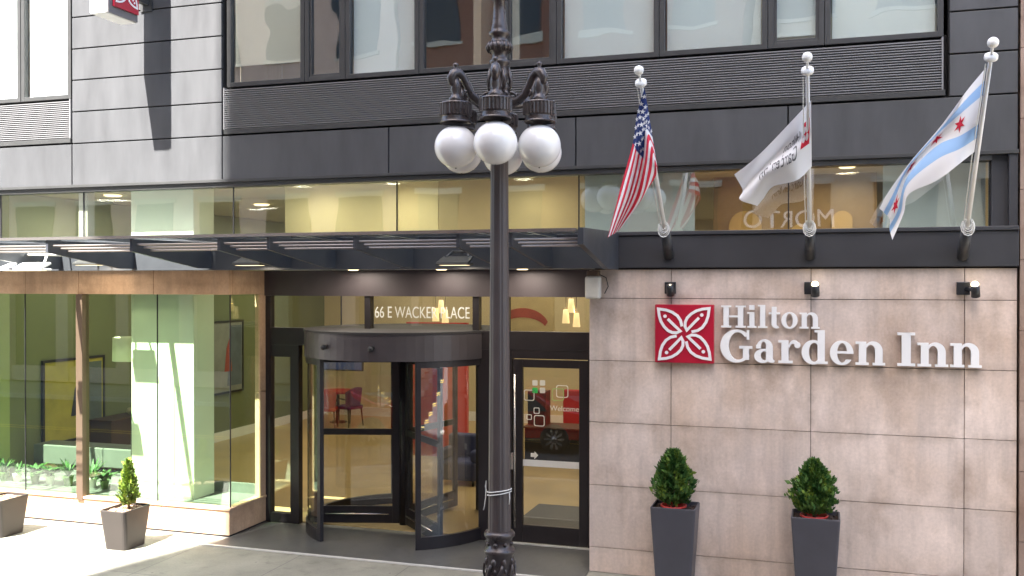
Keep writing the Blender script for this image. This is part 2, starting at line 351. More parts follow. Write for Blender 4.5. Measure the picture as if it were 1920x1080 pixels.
for i, w in enumerate(ws):
    window(edges[i]+.004, edges[i+1]-.004, ZW0, ZW1, {'B': M_BLIND if i else M_BLIND2, 'D': M_BLIND, None: None}[w[2]], drop=w[3], narrow=bool(w[4]))
for x0, x1, dr in ((-13.05, -12.0, 0), (-14.2, -13.06, 0), (-15.3, -14.21, 0)):
    window(x0, x1-.004, ZW0, ZW1, mat('white_blind', (.8, .8, .78), .9), drop=.02, y=.02)
# rooms behind the upper windows
g = MB(); g.box(XL, XR, 3.6, 3.7, 5.7, 11.3); g.box(XL, XR, .34, 3.6, 6.95, 7.05); g.box(XL, XR, .34, 3.6, 10.1, 10.2)
for x in (-12.0, -9.0, -4.9, -3.2, .1, 2.2): g.box(x-.06, x+.06, .34, 3.6, 7.05, 10.1)
g.build('guest_room_wall', mat('room_wall', (.42, .36, .26), .9, vary=.1, vscale=.8), B)
for x in (-8.6, -6.2, -4.6, -3.4):
    g = MB(); g.prism([(x+.035*math.sin(k*1.3), .55+.05*math.cos(k*1.9), 7.06) for k in range(1)]+[(x+.3, .5, 7.06), (x+.3, .56, 7.06), (x, .62, 7.06)], (0, 0, 3))
    g.build('curtain', mat('curtain', (.45, .42, .34), .9, vary=.15, vscale=3, stretch=(6, 1, .2)), B)

# stone wall right of the door
g = MB(); sx = [-3.118, -1.984, -.172, 1.65, 2.24]; sz = [0, .346, 1.212, 2.084, 2.941, 3.805, 4.205]
for i in range(4):
    for j in range(6): g.box(sx[i]+.004*(i > 0), sx[i+1]-.004, 0, .05, sz[j]+.004, sz[j+1]-.004)
for j in range(6): g.box(-3.118, -3.07, .051, 1.2, sz[j]+.004, sz[j+1]-.004)
g.build('stone_cladding', STONE, B, bevel=.003)
g = MB(); g.box(-3.05, XR, .052, .27, 0, 4.27); g.box(-3.05, -3.0, .27, 1.3, 0, 4.27); g.build('stone_backing', mat('stone_joint', (.05, .035, .028), .9), B)
g = MB(); g.box(XB-.1, -3.0, .285, 1.9, 4.225, 4.3); g.build('recess_soffit', M_WHITE, B)
for x in (-7.1, -5.6, -4.3):  # added fill lamps with glowing discs, put in to brighten the entrance recess
    g = MB(); g.lathe([(.001, -.012), (.07, -.012), (.09, 0)], (x, .66, 4.222), 16, smooth=False); g.build('recess_fill_disc', mat('fill_disc_glow', (1, .9, .7), .5, emit=(1, .78, .45), estr=.3), B, origin=(x, .66, 4.222))
    l_ = bpy.data.lights.new('recess_fill_lamp', 'AREA'); l_.shape = 'DISK'; l_.size = .6; l_.energy = 2.0; l_.color = (1, .9, .76); o_ = bpy.data.objects.new('recess_fill_lamp', l_); COL.objects.link(o_); o_.location = (x, .55, 4.19)
# dark fascia band and clerestory sill
g = MB(); g.box(XL, XR, -.06, .28, 4.222, 4.66); g.box(XL, XR, -.085, .28, 4.664, 4.715)
g.build('fascia_band', M_FASC, B, bevel=.006)
g = MB(); g.box(1.955, 2.24, .06, .3, 4.72, 5.6); g.box(2.14, 2.24, -.02, .058, 4.72, 5.6); g.build('clerestory_jamb', M_FASC, B, bevel=.004)
# clerestory glass
cx = [XL, -13.6, -11.84, -8.93, -6.1, -3.3, -.46, 1.95]
for i in range(7):
    g = MB(); g.box(cx[i]+.008, cx[i+1]-.008, .12, .134, 4.72, 5.55); w = g.build('clerestory_window', GL_RIB, B)
    h = MB(); h.box(cx[i+1]-.008, cx[i+1]+.008, .115, .139, 4.72, 5.53); h.build('glazing_joint', M_BLACK, w)
g = MB(); g.box(-11.98, -11.80, .16, .34, 4.72, 5.6); g.build('clerestory_post', mat('pale_post', (.55, .52, .46), .5), B, bevel=.01)
for a, b in ((-3.28, -1.72), (.72, 1.94)):
    g = MB(); g.box(a, b, .40, .41, 4.72, 5.6); g.build('clerestory_blind', M_BLIND, B)

M_SHELF = mat('pale_laminate', (.14, .15, .14), .5, vary=.15, vscale=2)
# bay (left): stone header, stone base, glass
hj = [XL, -14.2, -12.95, -11.84, -10.35, XB]
g = MB()
for i in range(5): g.box(hj[i]+.004, hj[i+1]-.004, 0, .1, 3.83, 4.215)
g.box(XB-.1, XB, .104, YB-.02, 3.83, 4.215)
g.build('bay_header', STONE_BAY, B, bevel=.003)
bj = [XL, -13.9, -11.95, -10.2, XB]
g = MB()
for i in range(4): g.box(bj[i]+.003, bj[i+1]-.003, 0, .12, .03, .42)
g.box(XL, XB+.02, -.02, .14, .423, .46); g.box(XB-.12, XB, .123, YB-.02, .03, .42); g.box(XB-.12, XB+.02, .143, YB-.02, .423, .46)
g.build('bay_base', STONE_BAY, B, bevel=.004)
g = MB(); g.box(XL, XB-.02, .01, .1, 0, .03); g.box(XB-.1, XB-.02, .1, YB, 0, .03); g.build('bay_plinth', M_DARK, B)
bx = [XL, -14.6, -13.01, -11.79, -10.32, XB-.02]
for i in range(5):
    g = MB(); g.box(bx[i]+.006, bx[i+1]-.006, .05, .062, .46, 3.83); w = g.build('bay_window', GL_GREEN, B)
    if i not in (2,):
        h = MB(); h.box(bx[i+1]-.006, bx[i+1]+.006, .046, .066, .46, 3.83); h.build('glazing_joint', M_BLACK, w)
g = MB(); g.box(XB-.032, XB-.02, .064, .86, .46, 3.83); g.build('bay_side_window', GL_GREEN, B)
g = MB(); g.box(XB-.1, XB, .88, YB-.02, .46, 2.2); g.box(XB-.1, XB, .88, YB-.02, 2.206, 3.825); g.build('bay_side_stone', STONE_BAY, B, bevel=.003)
g = MB(); g.box(-11.87, -11.74, -.035, .13, .40, 3.83); g.build('bay_mullion', M_MULL, B, bevel=.008)
g = MB(); g.box(XL, XB-.12, .143, 1.05, .40, .455); g.box(XL, XB-.2, 1.05, 1.12, .02, .62); g.build('bay_shelf', M_SHELF, B)
g = MB(); g.box(-11.08, -9.85, .36, .92, .45, 5.7); g.build('column', M_COLM, B, bevel=.006)

M_VIN = mat('white_vinyl', (.9, .9, .88), .6)
_nt = M_VIN.node_tree; _tr = _nt.nodes.new('ShaderNodeBsdfTranslucent'); _tr.inputs[0].default_value = (.9, .9, .85, 1); _mx = _nt.nodes.new('ShaderNodeMixShader'); _mx.inputs[0].default_value = .5
_nt.links.new(_nt.nodes['Principled BSDF'].outputs[0], _mx.inputs[1]); _nt.links.new(_tr.outputs[0], _mx.inputs[2]); _nt.links.new(_mx.outputs[0], _nt.nodes['Material Output'].inputs[0])
# entrance screen
g = MB(); Y0, Y1 = YB-.06, YB+.08
xa, xb = XB, -3.118
h = MB(); h.box(xa, xb, Y0-.03, Y1+.1, 3.802, 4.22); h.build('head_beam', mat('head_beam_metal', (.062, .050, .055), .5, .2, .08, 3), B)
g.box(xa, xa+.09, Y0, Y1, .01, 3.80)
g.box(xb-.27, xb, Y0, Y1, .01, 3.27); g.box(xb-.06, xb, Y0, Y1, 3.27, 3.8)
def PX(px, py=700): return at(px, py, YB).x
g.box(xa+.09, xb-.27, Y0+.004, Y1, 2.98, 3.27); g.box(PX(962), xb-.27, Y0+.009, Y1-.005, 2.855, 2.979)
for a, b in ((547, 563), (899, 921), (948, 962)): g.box(PX(a), PX(b), Y0+.008, Y1-.004, .01, 2.98)
for a, b in ((686, 697), (888, 900), (946, 955)): g.box(PX(a, 590), PX(b, 590), Y0+.006, Y1, 3.27, 3.80)
g.box(PX(508), PX(547), Y0+.012, Y1-.01, .01, .17); g.box(PX(508), PX(547), Y0+.012, Y1-.01, 2.78, 2.98)
g.box(PX(921), PX(948), Y0+.012, Y1-.01, .01, .25); g.box(PX(921), PX(948), Y0+.012, Y1-.01, 2.78, 2.98)
g.build('entrance_frame', M_DARK, B, bevel=.004)
ti = [(PX(509, 590), PX(686, 590)), (PX(697, 590), PX(888, 590)), (PX(900, 590), PX(946, 590)), (PX(955, 590), xb-.06)]
for a, b in ti:
    g = MB(); g.box(a-.01, b+.01, YB, YB+.012, 3.26, 3.81); tw = g.build('transom_window', GL_DOOR, B)
    if abs(a-ti[1][0]) < .01:
        text_mesh('lettering', '66 E WACKER PLACE', .262, (a+.05, YB-.003, 3.455), M_VIN, tw, .001, sx=.67, spacing=1.0)
for a, b in ((508, 547), (921, 948)):
    g = MB(); g.box(PX(a)-.01, PX(b)+.01, YB, YB+.012, .16, 2.79); g.build('sidelight', GL_DOOR, B)
# swing door
dx0, dx1 = PX(963), xb-.275
g = MB(); dy0, dy1 = YB-.045, YB+.03
gx0, gx1 = PX(981), PX(1087)
g.box(dx0, gx0, dy0, dy1, .03, 2.84); g.box(gx1, dx1, dy0, dy1, .03, 2.84); g.box(gx0, gx1, dy0, dy1, .03, .30); g.box(gx0, gx1, dy0, dy1, 2.72, 2.84)
door = g.build('swing_door', M_DARK, B, bevel=.005)
g = MB(); g.box(gx0-.01, gx1+.01, YB-.01, YB+.002, .29, 2.73); g.build('pane', GL_DOOR, door)
hx = PX(970); g = MB(); g.tube([(hx, YB-.13, .27), (hx, YB-.13, 2.62)], .017, 12); g.tube([(hx, YB-.13, .4), (hx, YB-.04, .4)], .012, 8); g.tube([(hx, YB-.13, 2.5), (hx, YB-.04, 2.5)], .012, 8)
g.build('pull_handle', M_STEEL, door)
g = MB(); g.box(PX(960), PX(960)+.045, YB-.075, YB-.046, 1.14, 1.40); g.build('lock_plate', M_STEEL, door, bevel=.01)
g = MB(); g.box(gx0, gx1, YB-.016, YB-.012, 1.20, 1.30); g.build('white_band', M_WHITE, door)
g = MB(); g.box(dx0, dx1+.2, YB-.12, YB-.07, .012, .03); g.build('sill_strip', M_STRIP, door)
M_DEC = mat('pale_decal', (.65, .68, .66), .6); M_GRN = mat('green_decal', (.05, .55, .12), .6)
def rsq(g, cx_, cz, s, w, y, fill=False, mi=0):
    def rr(h):
        c = h*.35; o = []
        for qx, qz, a in ((1, 1, 0), (-1, 1, 90), (-1, -1, 180), (1, -1, 270)):
            o += [(cx_+qx*(h-c)+c*math.cos(R(a+b)), cz+qz*(h-c)+c*math.sin(R(a+b))) for b in (0, 30, 60, 90)]
        return o
    o = rr(s/2); n = len(o)
    if fill: g.prism([(x, y, z) for x, z in o], (0, .0015, 0), mi); return
    i = rr(s/2-w); vs = [(x, y, z) for x, z in o+i]+[(x, y+.0015, z) for x, z in o+i]
    fs = []
    for k in range(n):
        j = (k+1) % n; fs += [(k, j, n+j, n+k), (2*n+k, 2*n+n+k, 2*n+n+j, 2*n+j), (k, 2*n+k, 2*n+j, j), (n+k, n+j, 3*n+j, 3*n+k)]
    g.add(vs, fs, mi)
def dp(px, py): p = at(px, py, YB-.015); return p.x, p.z
yd = YB-.0135; DM = [M_VIN, M_GRN, mat('lime_decal', (.35, .55, .2), .6)]
for px, py, s, fl, mi in ((1003, 718, .085, 1, 0), (1017, 718, .085, 1, 0), (1003, 732, .085, 1, 1), (1017, 732, .085, 1, 0), (992, 741, .17, 0, 0), (1006, 770, .095, 0, 0), (992, 782, .085, 0, 0), (1011, 789, .17, 0, 0), (1054, 734, .19, 0, 0), (1046, 740, .19, 0, 2)):
    x, z = dp(px, py); g = MB(); rsq(g, x, z, s, .012, yd-(.0017 if mi == 2 else 0), bool(fl), 0); g.build('decal_square', DM[mi], door)
x, z = dp(995, 853); g = MB(); g.prism([(x, yd, z-.03), (x+.06, yd, z-.03), (x+.06, yd, z-.06), (x+.12, yd, z), (x+.06, yd, z+.06), (x+.06, yd, z+.03), (x, yd, z+.03)], (0, .0015, 0))
g.build('arrow_decal', M_VIN, door)
x, z = dp(1031, 770); text_mesh('lettering', 'Welcome', .115, (x, yd, z), M_VIN, door, .001)

# revolving door
RC = Vector((-6.62, 1.55, 0)); RR = 1.59
def ringseg(g, r0, r1, z0, z1, a0, a1, n=24, mi=0):
    vs = []; fs = []
    for i in range(n+1):
        a = R(a0+(a1-a0)*i/n); c, s_ = math.cos(a), math.sin(a)
        vs += [(RC.x+r0*c, RC.y+r0*s_, z0), (RC.x+r1*c, RC.y+r1*s_, z0), (RC.x+r1*c, RC.y+r1*s_, z1), (RC.x+r0*c, RC.y+r0*s_, z1)]
    for i in range(n):
        o = 4*i
        for k in range(4): fs.append((o+k, o+(k+1) % 4, o+4+(k+1) % 4, o+4+k))
    fs += [(0, 1, 2, 3), (4*n, 4*n+3, 4*n+2, 4*n+1)]
    g.add(vs, fs, mi, False)
g = MB(); ringseg(g, RR-.10, RR+.03, 2.84, 3.24, 0, 360, 72); g.lathe([(.001, 2.96), (RR-.101, 2.96), (RR-.101, 3.0), (.001, 3.0)], (RC.x, RC.y, 0), 48, smooth=False)
lid = MB(); lid.lathe([(RR+.045, 3.243), (RR+.045, 3.275), (.001, 3.275)], (RC.x, RC.y, 0), 64, smooth=False)
rd = g.build('revolving_door', mat('revolving_canopy_metal', (.078, .068, .074), .4, .3, .08, 3), B)
lid.build('lid', mat('lid_metal', (.035, .032, .034), .8), rd)
def wall_arc(a0, a1):
    g = MB(); ringseg(g, RR-.05, RR+.01, .015, .20, a0, a1, 20); ringseg(g, RR-.05, RR+.01, 2.74, 2.838, a0, a1, 20)
    for a in (a0, a1-3): ringseg(g, RR-.05, RR+.012, .2, 2.74, a, a+3, 3)
    w = g.build('curved_wall', M_DARK, rd)
    h = MB(); ringseg(h, RR-.026, RR-.014, .19, 2.75, a0+2.9, a1-2.9, 24); h.build('curved_glass', GL_DOOR, rd)
wall_arc(180, 240); wall_arc(300, 360); 
wall_arc(0, 60); wall_arc(120, 180)
for a in (196, 316, 76):
    c, s_ = math.cos(R(a)), math.sin(R(a)); nx, ny = -s_, c
    def plate(g, r0, r1, z0, z1, t):
        g.prism([(RC.x+c*r0+nx*t, RC.y+s_*r0+ny*t, z0), (RC.x+c*r1+nx*t, RC.y+s_*r1+ny*t, z0), (RC.x+c*r1-nx*t, RC.y+s_*r1-ny*t, z0), (RC.x+c*r0-nx*t, RC.y+s_*r0-ny*t, z0)], (0, 0, z1-z0))
    g = MB(); plate(g, .08, .2, .04, 2.80, .025); plate(g, 1.40, 1.50, .04, 2.80, .025); plate(g, .2, 1.4, .04, .32, .0245); plate(g, .2, 1.4, 2.70, 2.80, .0245); plate(g, .2, 1.4, 1.50, 1.60, .0245)
    w = g.build('wing', M_DARK, rd, bevel=.004)
    h = MB(); plate(h, .19, 1.41, .31, 1.51, .006); plate(h, .19, 1.41, 1.59, 2.71, .006); h.build('wing_glass', GL_DOOR, rd)
    h = MB(); h.tube([(RC.x+c*.25-nx*.06, RC.y+s_*.25-ny*.06, .2), (RC.x+c*1.3-nx*.06, RC.y+s_*1.3-ny*.06, .2)], .014, 8); h.tube([(RC.x+c*.25+nx*.06, RC.y+s_*.25+ny*.06, .2), (RC.x+c*1.3+nx*.06, RC.y+s_*1.3+ny*.06, .2)], .014, 8)
    h.build('push_bar', M_STEEL, rd)
g = MB(); g.tube([(RC.x, RC.y, .02), (RC.x, RC.y, 2.95)], .085, 16); g.build('centre_post', M_DARK, rd)
for a in (247, 277):
    c, s_ = math.cos(R(a)), math.sin(R(a)); q = Vector((RC.x+c*(RR+.03), RC.y+s_*(RR+.03), 3.04))
    g = MB(); g.tube([q, q+Vector((c, s_, -.1))*.05], .035, 14); g.sphere(q+Vector((c, s_, -.1))*.065, .045, 14, 8); g.build('sensor', M_BLACK, rd)

# lobby interior
g = MB(); g.box(XL, XR, YB+.1, 13.2, 0, .02); g.build('lobby_floor', M_FLOORT, B)
g = MB(); g.box(-4.9, -3.3, 1.3, 3.6, .0205, .035); g.build('door_mat', M_BLACK, B)
g = MB(); g.box(XL, XR, 13.2, 13.4, 0, 5.7); g.box(XR-.1, XR-.02, .31, 13.2, 0, 5.7); g.box(XB-.05, -6.1, 1.75, 1.9, 3.95, 5.7); g.box(-3.2, -3.05, 1.35, 6.5, 0, 3.9)
g.build('lobby_wall', M_YEL, B)
g = MB(); g.box(-6.095, -3.2, 1.76, 1.9, 3.95, 5.7); g.build('bulkhead', mat('tan_wall', (.42, .34, .20), .8, vary=.06), B)
g = MB(); g.box(XL, -14.5, .07, 13.2, .02, 4.5); g.build('side_wall', M_OLIVE, B); g = MB(); g.box(XL, -14.48, .07, 13.2, 4.5, 5.69); g.build('upper_side_wall', mat('reflection_pale_green', (.42, .46, .34), .85), B)  # upper part coloured pale to stand in for reflection in the clerestory glass
g = MB(); g.box(-14.5, -14.25, .45, .95, .02, 5.7); g.build('wall_pier', mat('olive_pier', (.24, .28, .10), .8), B)
g = MB(); g.box(-14.25, -3.2, 13.16, 13.199, .02, .28); g.box(-14.499, -14.47, .96, 13.15, .02, .25); g.build('skirting', M_WHITE, B)
g = MB(); g.box(XL, XR, .21, 13.3, 5.7, 5.8); g.build('lobby_ceiling', M_CEIL, B)
M_BRN = mat('brown_panelling', (.26, .18, .09), .5, vary=.2, vscale=1.5)
g = MB(); g.box(-1.7, .75, 2.6, 2.7, 4.2, 5.7); g.box(-3.0, XR-.1, .31, 6.5, 4.05, 4.12); g.build('upper_room_wall', M_BRN, B)
g = MB()
for x, w_, hh in ((-1.2, .5, 1.1), (-.35, .35, .9), (.25, .3, 1.2)): g.prism([(x+px_, 2.5, 4.13+pz_) for px_, pz_ in [(-w_/2, 0), (w_/2, 0)]+arc(0, hh*.7, w_/2, w_/2, 0, 180, 10)], (0, .08, 0))
g.build('arched_panel', mat('tan_arch', (.42, .30, .13), .6), B)
M_LAMPON = mat('lit_lamp', (1, .9, .7), .5, emit=(1, .78, .45), estr=.3)
M_LAMPHOT = mat('lit_bulb', (1, .9, .7), .5, emit=(1, .80, .45), estr=1.0)
def lamp_light(name, loc, e, col=(1, .82, .55), size=.3, typ='AREA', rot=None):
    l = bpy.data.lights.new(name, typ); l.energy = e; l.color = col
    if typ == 'AREA': l.shape = 'DISK'; l.size = size
    else: l.shadow_soft_size = size
    o = bpy.data.objects.new(name, l); COL.objects.link(o); o.location = loc
    if rot: o.rotation_euler = rot
    return o
for x, y in ((-13, 2.2), (-11.5, 5), (-8.5, 4), (-6, 4), (-12.5, 9), (-9, 8), (-6, 8), (-4.4, 3.4), (-11, 12), (-7, 11.5), (-4.4, 11), (-4.6, 7)):
    g = MB(); g.lathe([(.001, -.02), (.14, -.02), (.17, 0), (.17, .0)], (x, y, 5.69), 18, smooth=False); g.build('downlight', M_LAMPON, B, origin=(x, y, 5.69))
    lamp_light('downlight_lamp', (x, y, 5.6), 5.0, (1, .90, .72), .6)
for x, y in ((-.9, 1.2), (.3, 1.6)):
    g = MB(); g.lathe([(.001, -.02), (.10, -.02), (.12, 0)], (x, y, 5.69), 16, smooth=False); g.build('downlight', M_LAMPON, B, origin=(x, y, 5.69))
    lamp_light('downlight_lamp', (x, y, 5.6), 3, (1, .78, .48), .3)
for x in (-8.2, -6.6, -4.4):
    g = MB(); g.lathe([(.001, -.015), (.08, -.015), (.1, 0)], (x, 1.42, 5.69), 16, smooth=False); g.build('downlight', M_LAMPON, B, origin=(x, 1.42, 5.69))
    lamp_light('downlight_lamp', (x, 1.0, 5.6), 2.2, (1, .92, .66), .3)

# ---------------------------------------------------------------- the canopy over the entrance
CN = thing('entrance_canopy', 'long steel and glass canopy of triangular fins over the entrance', 'canopy', (-6, -.06, 4.2))
fx = [-16.2, -14.9, -13.4, -11.95, -10.51, -9.07, -7.67, -6.92, -5.67, -4.27, -3.59]
for x in fx:
    g = MB(); g.prism([(x-.022, -.086, 4.64), (x-.022, -2.1, 4.62), (x-.022, -2.1, 4.45), (x-.022, -.62, 4.24), (x-.022, -.086, 4.24)], (.044, 0, 0))
    g.build('fin', M_BLUE, CN, bevel=.003)
g = MB(); g.prism([(-2.76, -.086, 4.715), (-2.76, -2.12, 4.67), (-2.76, -2.12, 4.47), (-2.76, -.75, 4.20), (-2.76, -.086, 4.20)], (.07, 0, 0)); g.build('end_plate', M_BLUE, CN, bevel=.004)
g = MB(); g.box(XL, -2.77, -.30, -.088, 4.215, 4.60); g.build('back_beam', M_BLUE, CN)
for y, z in ((-2.0, 4.545), (-1.86, 4.51), (-1.72, 4.475)):
    g = MB(); g.tube([(XL, y, z), (-2.77, y, z)], .014, 10); g.build('rod', M_ROD, CN)
g = MB(); g.box(XL, -2.78, -2.13, -2.105, 4.625, 4.665); g.build('front_rail', M_STEEL, CN)
for a, b in zip([XL]+fx[1:], fx[1:]+[-2.77]):
    g = MB(); g.box(a+.01, b-.01, -2.1, -.13, 4.645, 4.658); g.build('glass_roof', GL_CLEAR, CN)
# small floodlights below the canopy
def flood(px, py, y, label, big=False, white=False):
    p = at(px, py, y); s = 1.0
    t = thing('floodlight', label, 'floodlight', p, 'floodlights hung below the canopy')
    g = MB(); w = .24 if not big else .42
    g.prism([(p.x-w, p.y-.10, p.z-.02), (p.x+w, p.y-.10, p.z-.02), (p.x+w*.92, p.y+.14, p.z+.07), (p.x-w*.92, p.y+.14, p.z+.07)], (0, .015, -.035))
    g.box(p.x-w, p.x+w, p.y-.10, p.y+.12, p.z-.06, p.z-.03); g.build('housing', M_WHITE if white else M_FRAME, t, bevel=.01)
    g = MB(); g.box(p.x-w*.8, p.x+w*.8, p.y-.08, p.y+.1, p.z-.064, p.z-.061); g.build('lens', M_LAMPON, t)
    lamp_light('floodlight_lamp', (p.x, p.y, p.z-.075), 1.0 if not white else .5, (1, .84, .62), .25)
    g = MB(); g.tube([(p.x-w*.7, p.y+.1, p.z+.05), (p.x-w*.5, y+.25, 4.46)], .018, 8); g.tube([(p.x+w*.7, p.y+.1, p.z+.05), (p.x+w*.5, y+.25, 4.46)], .018, 8)
    g.tube([(p.x-w*.55, y+.25, 4.46), (p.x+w*.55, y+.25, 4.46)], .018, 8); g.tube([(p.x, y+.25, 4.46), (p.x, -.10, 4.46)], .016, 8)
    g.build('bracket', M_WHITE if white else M_FRAME, t)
flood(45, 500, -1.25, 'large white floodlight hung under the left end of the canopy in sunlight', True, True)
flood(167, 490, -.62, 'slim floodlight below the canopy nearest the big white one')
flood(468, 490, -.62, 'slim floodlight below the canopy above the end of the tan stone header')
flood(852, 489, -.62, 'slim floodlight glowing below the canopy just left of the lamp post')

# ---------------------------------------------------------------- signs
def leaf_emblem(g, ox, oz, s, y, dep, w, mi=0, fn=None):
    """four open leaf outlines with a vein and a dot; s = half size of the square"""
    base = [(-11, -38), (-18, -68), (-34, -92), (-60, -110), (-92, -121), (-131, -126), (-127, -92), (-118, -62), (-102, -36), (-82, -16), (-60, -6), (-38, -5), (-19, -14), (-50, -43), (-83, -75)]
    for q in range(4):
        def tf(p):
            x, z = p[0]/149, p[1]/149
            for _ in range(q): x, z = -z, x
            return (ox+x*s, oz-z*s)
        pts = [tf(p) for p in base]; n = len(pts); L = []; Rr = []
        for i in range(n):
            a = Vector(pts[max(i-1, 0)]); b = Vector(pts[i]); c = Vector(pts[min(i+1, n-1)])
            d1 = (b-a).normalized() if i else (c-b).normalized(); d2 = (c-b).normalized() if i < n-1 else d1
            n1 = Vector((-d1.y, d1.x)); n2 = Vector((-d2.y, d2.x)); m_ = (n1+n2)
            m_ = m_.normalized() if m_.length > .2 else n1; k = 1/max(.62, m_.dot(n1))
            L.append(b+m_*w*k); Rr.append(b-m_*w*k)
        for i in range(n-1):
            quad = [L[i], L[i+1], Rr[i+1], Rr[i]]
            g.prism([(v.x, y-.0006*(i % 2), v.y) for v in quad], (0, dep, 0), mi)
        dx, dz = tf((-97, -89)); g.prism([(dx+.06*s*math.cos(R(a)), y-.001, dz+.06*s*math.sin(R(a))) for a in range(0, 360, 30)], (0, dep, 0), mi)
S = thing('hotel_sign', 'hotel name in white slab letters beside a red square with four leaves on stone wall', 'sign', (-.2, 0, 2.95))
ex, ez, eh = -1.795, 3.335, .392
g = MB(); g.box(ex-eh, ex+eh, -.10, -.004, ez-eh, ez+eh); g.build('red_square', M_SIGNRED, S, bevel=.008)
g = MB(); leaf_emblem(g, ex, ez, eh, -.112, .0115, .0185); g.build('leaf_emblem', M_LET, S)
class Glyph:
    def __init__(s): s.g = MB(); s.k = 0
    def poly(s, pts, T):
        # slightly different front planes, so that overlapping strokes never share one
        off = -.0011*(s.k % 7); s.k += 1
        s.g.prism([(T[0]+x*T[2], -.085+off, T[1]+z*T[3]) for x, z in pts], (0, .065, 0))
    def rect(s, x0, x1, z0, z1, T): s.poly([(x0, z0), (x1, z0), (x1, z1), (x0, z1)], T)
    def band(s, out, inn, T):
        for i in range(len(out)-1): 
            off = -.0011*(s.k % 7)
            q = [out[i], out[i+1], inn[i+1], inn[i]]
            s.g.prism([(T[0]+x*T[2], -.085+off, T[1]+z*T[3]) for x, z in q], (0, .065, 0))
        s.k += 1
def draw(G, ch, T):
    r = G.rect; s_ = .30
    if ch == 'i' or ch == 'l' or ch == '1':
        top = 1.0 if ch == 'i' else 1.47
        r(.13, .43, 0, top, T); r(0, .56, 0, .10, T); r(0, .2, top-.1, top, T)
        if ch == 'i': r(.12, .43, 1.15, 1.45, T)
        return .60
    if ch == 'n':
        r(.13, .43, 0, 1, T); r(0, .53, 0, .10, T); r(0, .2, .9, 1, T)
        o = arc(.71, .62, .37, .40, 0, 150, 16); i = arc(.60, .60, .18, .28, 0, 150, 16); G.band(o, i, T)
        r(.78, 1.08, 0, .63, T); r(.68, 1.18, 0, .1, T); return 1.22
    if ch == 'o':
        G.band(arc(.48, .5, .48, .53, 0, 360, 32), arc(.48, .5, .20, .43, 0, 360, 32), T); return 1.02
    if ch == 't':
        r(.17, .46, .2, 1.36, T); r(0, .66, .88, 1.0, T)
        G.band(arc(.46, .27, .29, .29, 180, 300, 10), arc(.52, .26, .06, .13, 180, 300, 10), T); return .70
    if ch == 'H':
        for x in (.14, 1.02): r(x, x+.32, 0, 1.42, T); r(x-.14, x+.46, 0, .11, T); r(x-.14, x+.46, 1.31, 1.42, T)
        r(.46, 1.02, .66, .78, T); return 1.54
    if ch == 'I':
        r(.17, .52, 0, 1.42, T); r(0, .69, 0, .11, T); r(0, .69, 1.31, 1.42, T); return .74
    if ch == 'G':
        G.band(arc(.70, .71, .70, .74, 38, 325, 34), arc(.76, .71, .40, .62, 42, 318, 34), T)
        r(.98, 1.24, .1, .62, T); r(.82, 1.38, .60, .71, T); r(1.14, 1.25, 1.0, 1.42, T); return 1.42
    if ch == 'a':
        r(.50, .79, .12, .72, T); G.band(arc(.44, .66, .35, .37, 0, 165, 14), arc(.40, .66, .12, .27, 0, 165, 14), T); r(.08, .29, .62, .78, T)
        G.band(arc(.36, .29, .36, .31, 40, 325, 20), arc(.43, .30, .15, .20, 60, 315, 20), T)
        G.poly([(.40, .50), (.52, .54), (.52, .62), (.34, .59)], T); G.band(arc(.76, .22, .26, .22, 180, 290, 8), arc(.86, .2, .07, .1, 180, 290, 8), T); return .98
    if ch == 'r':
        r(.13, .43, 0, 1, T); r(0, .60, 0, .10, T); r(0, .2, .9, 1, T)
        G.band(arc(.66, .66, .24, .36, 20, 170, 12), arc(.62, .62, .15, .24, 20, 170, 12), T)
        G.poly(arc(.80, .80, .13, .13, 0, 360, 14)[:-1], T); return .93
    if ch == 'd':
        r(.66, .96, 0, 1.47, T); r(.53, .75, 1.37, 1.47, T); r(.9, 1.08, 0, .1, T)
        G.band(arc(.48, .5, .48, .53, 40, 320, 26), arc(.52, .5, .22, .42, 50, 310, 26), T); return 1.12
    if ch == 'e':
        G.band(arc(.48, .5, .48, .53, 0, 325, 30), arc(.50, .5, .20, .43, 0, 318, 30), T); r(.20, .96, .47, .57, T); return 1.0
    return .5
def word(txt, x0, x1, z0, xh):
    adv = 0; P = []
    M = Glyph()
    for ch in txt:
        P.append((ch, adv)); adv += .40 if ch == ' ' else draw(M, ch, (0, 0, 1, 1))+.045
    sxx = (x1-x0)/(adv-.05)
    for ch, a in P:
        if ch == ' ': continue
        G = Glyph(); draw(G, ch, (x0+a*sxx, z0, sxx, xh)); G.g.build('letter', M_LET, S)
word('Hilton', -1.31, -.055, 3.428, .205)
word('Garden Inn', -1.32, 1.845, 2.975, .295)
# blade sign high on the left
BS = thing('blade_sign', 'white and red projecting box sign with leaf emblem high on silver wall', 'sign', (-10.4, -.8, 8.1))
g = MB(); g.box(-10.63, -10.33, -1.10, -.42, 8.10, 11.2); g.build('casing', M_WHITE, BS, bevel=.012)
g = MB(); g.box(-10.329, -10.30, -1.09, -.43, 8.11, 11.19); g.build('side_panel', mat('sign_grey', (.16, .15, .15), .4), BS)
g = MB(); g.box(-10.299, -10.27, -1.0, -.44, 8.22, 8.86); g.build('red_square', M_SIGNRED, BS)
g = MB(); leaf_emblem(g, 0, 0, .27, 0, .008, .014)
g.v = [(-10.262+v[1]*-1, v[0]-.72, v[2]+8.54) for v in g.v]; g.build('leaf_emblem', M_LET, BS)
for z_ in (8.5, 10.4):
    g = MB(); g.box(-10.5, -10.4, -.42, -.036, z_, z_+.12); g.box(-10.56, -10.34, -.04, -.021, z_-.1, z_+.22); g.build('bracket', M_FRAME, BS)

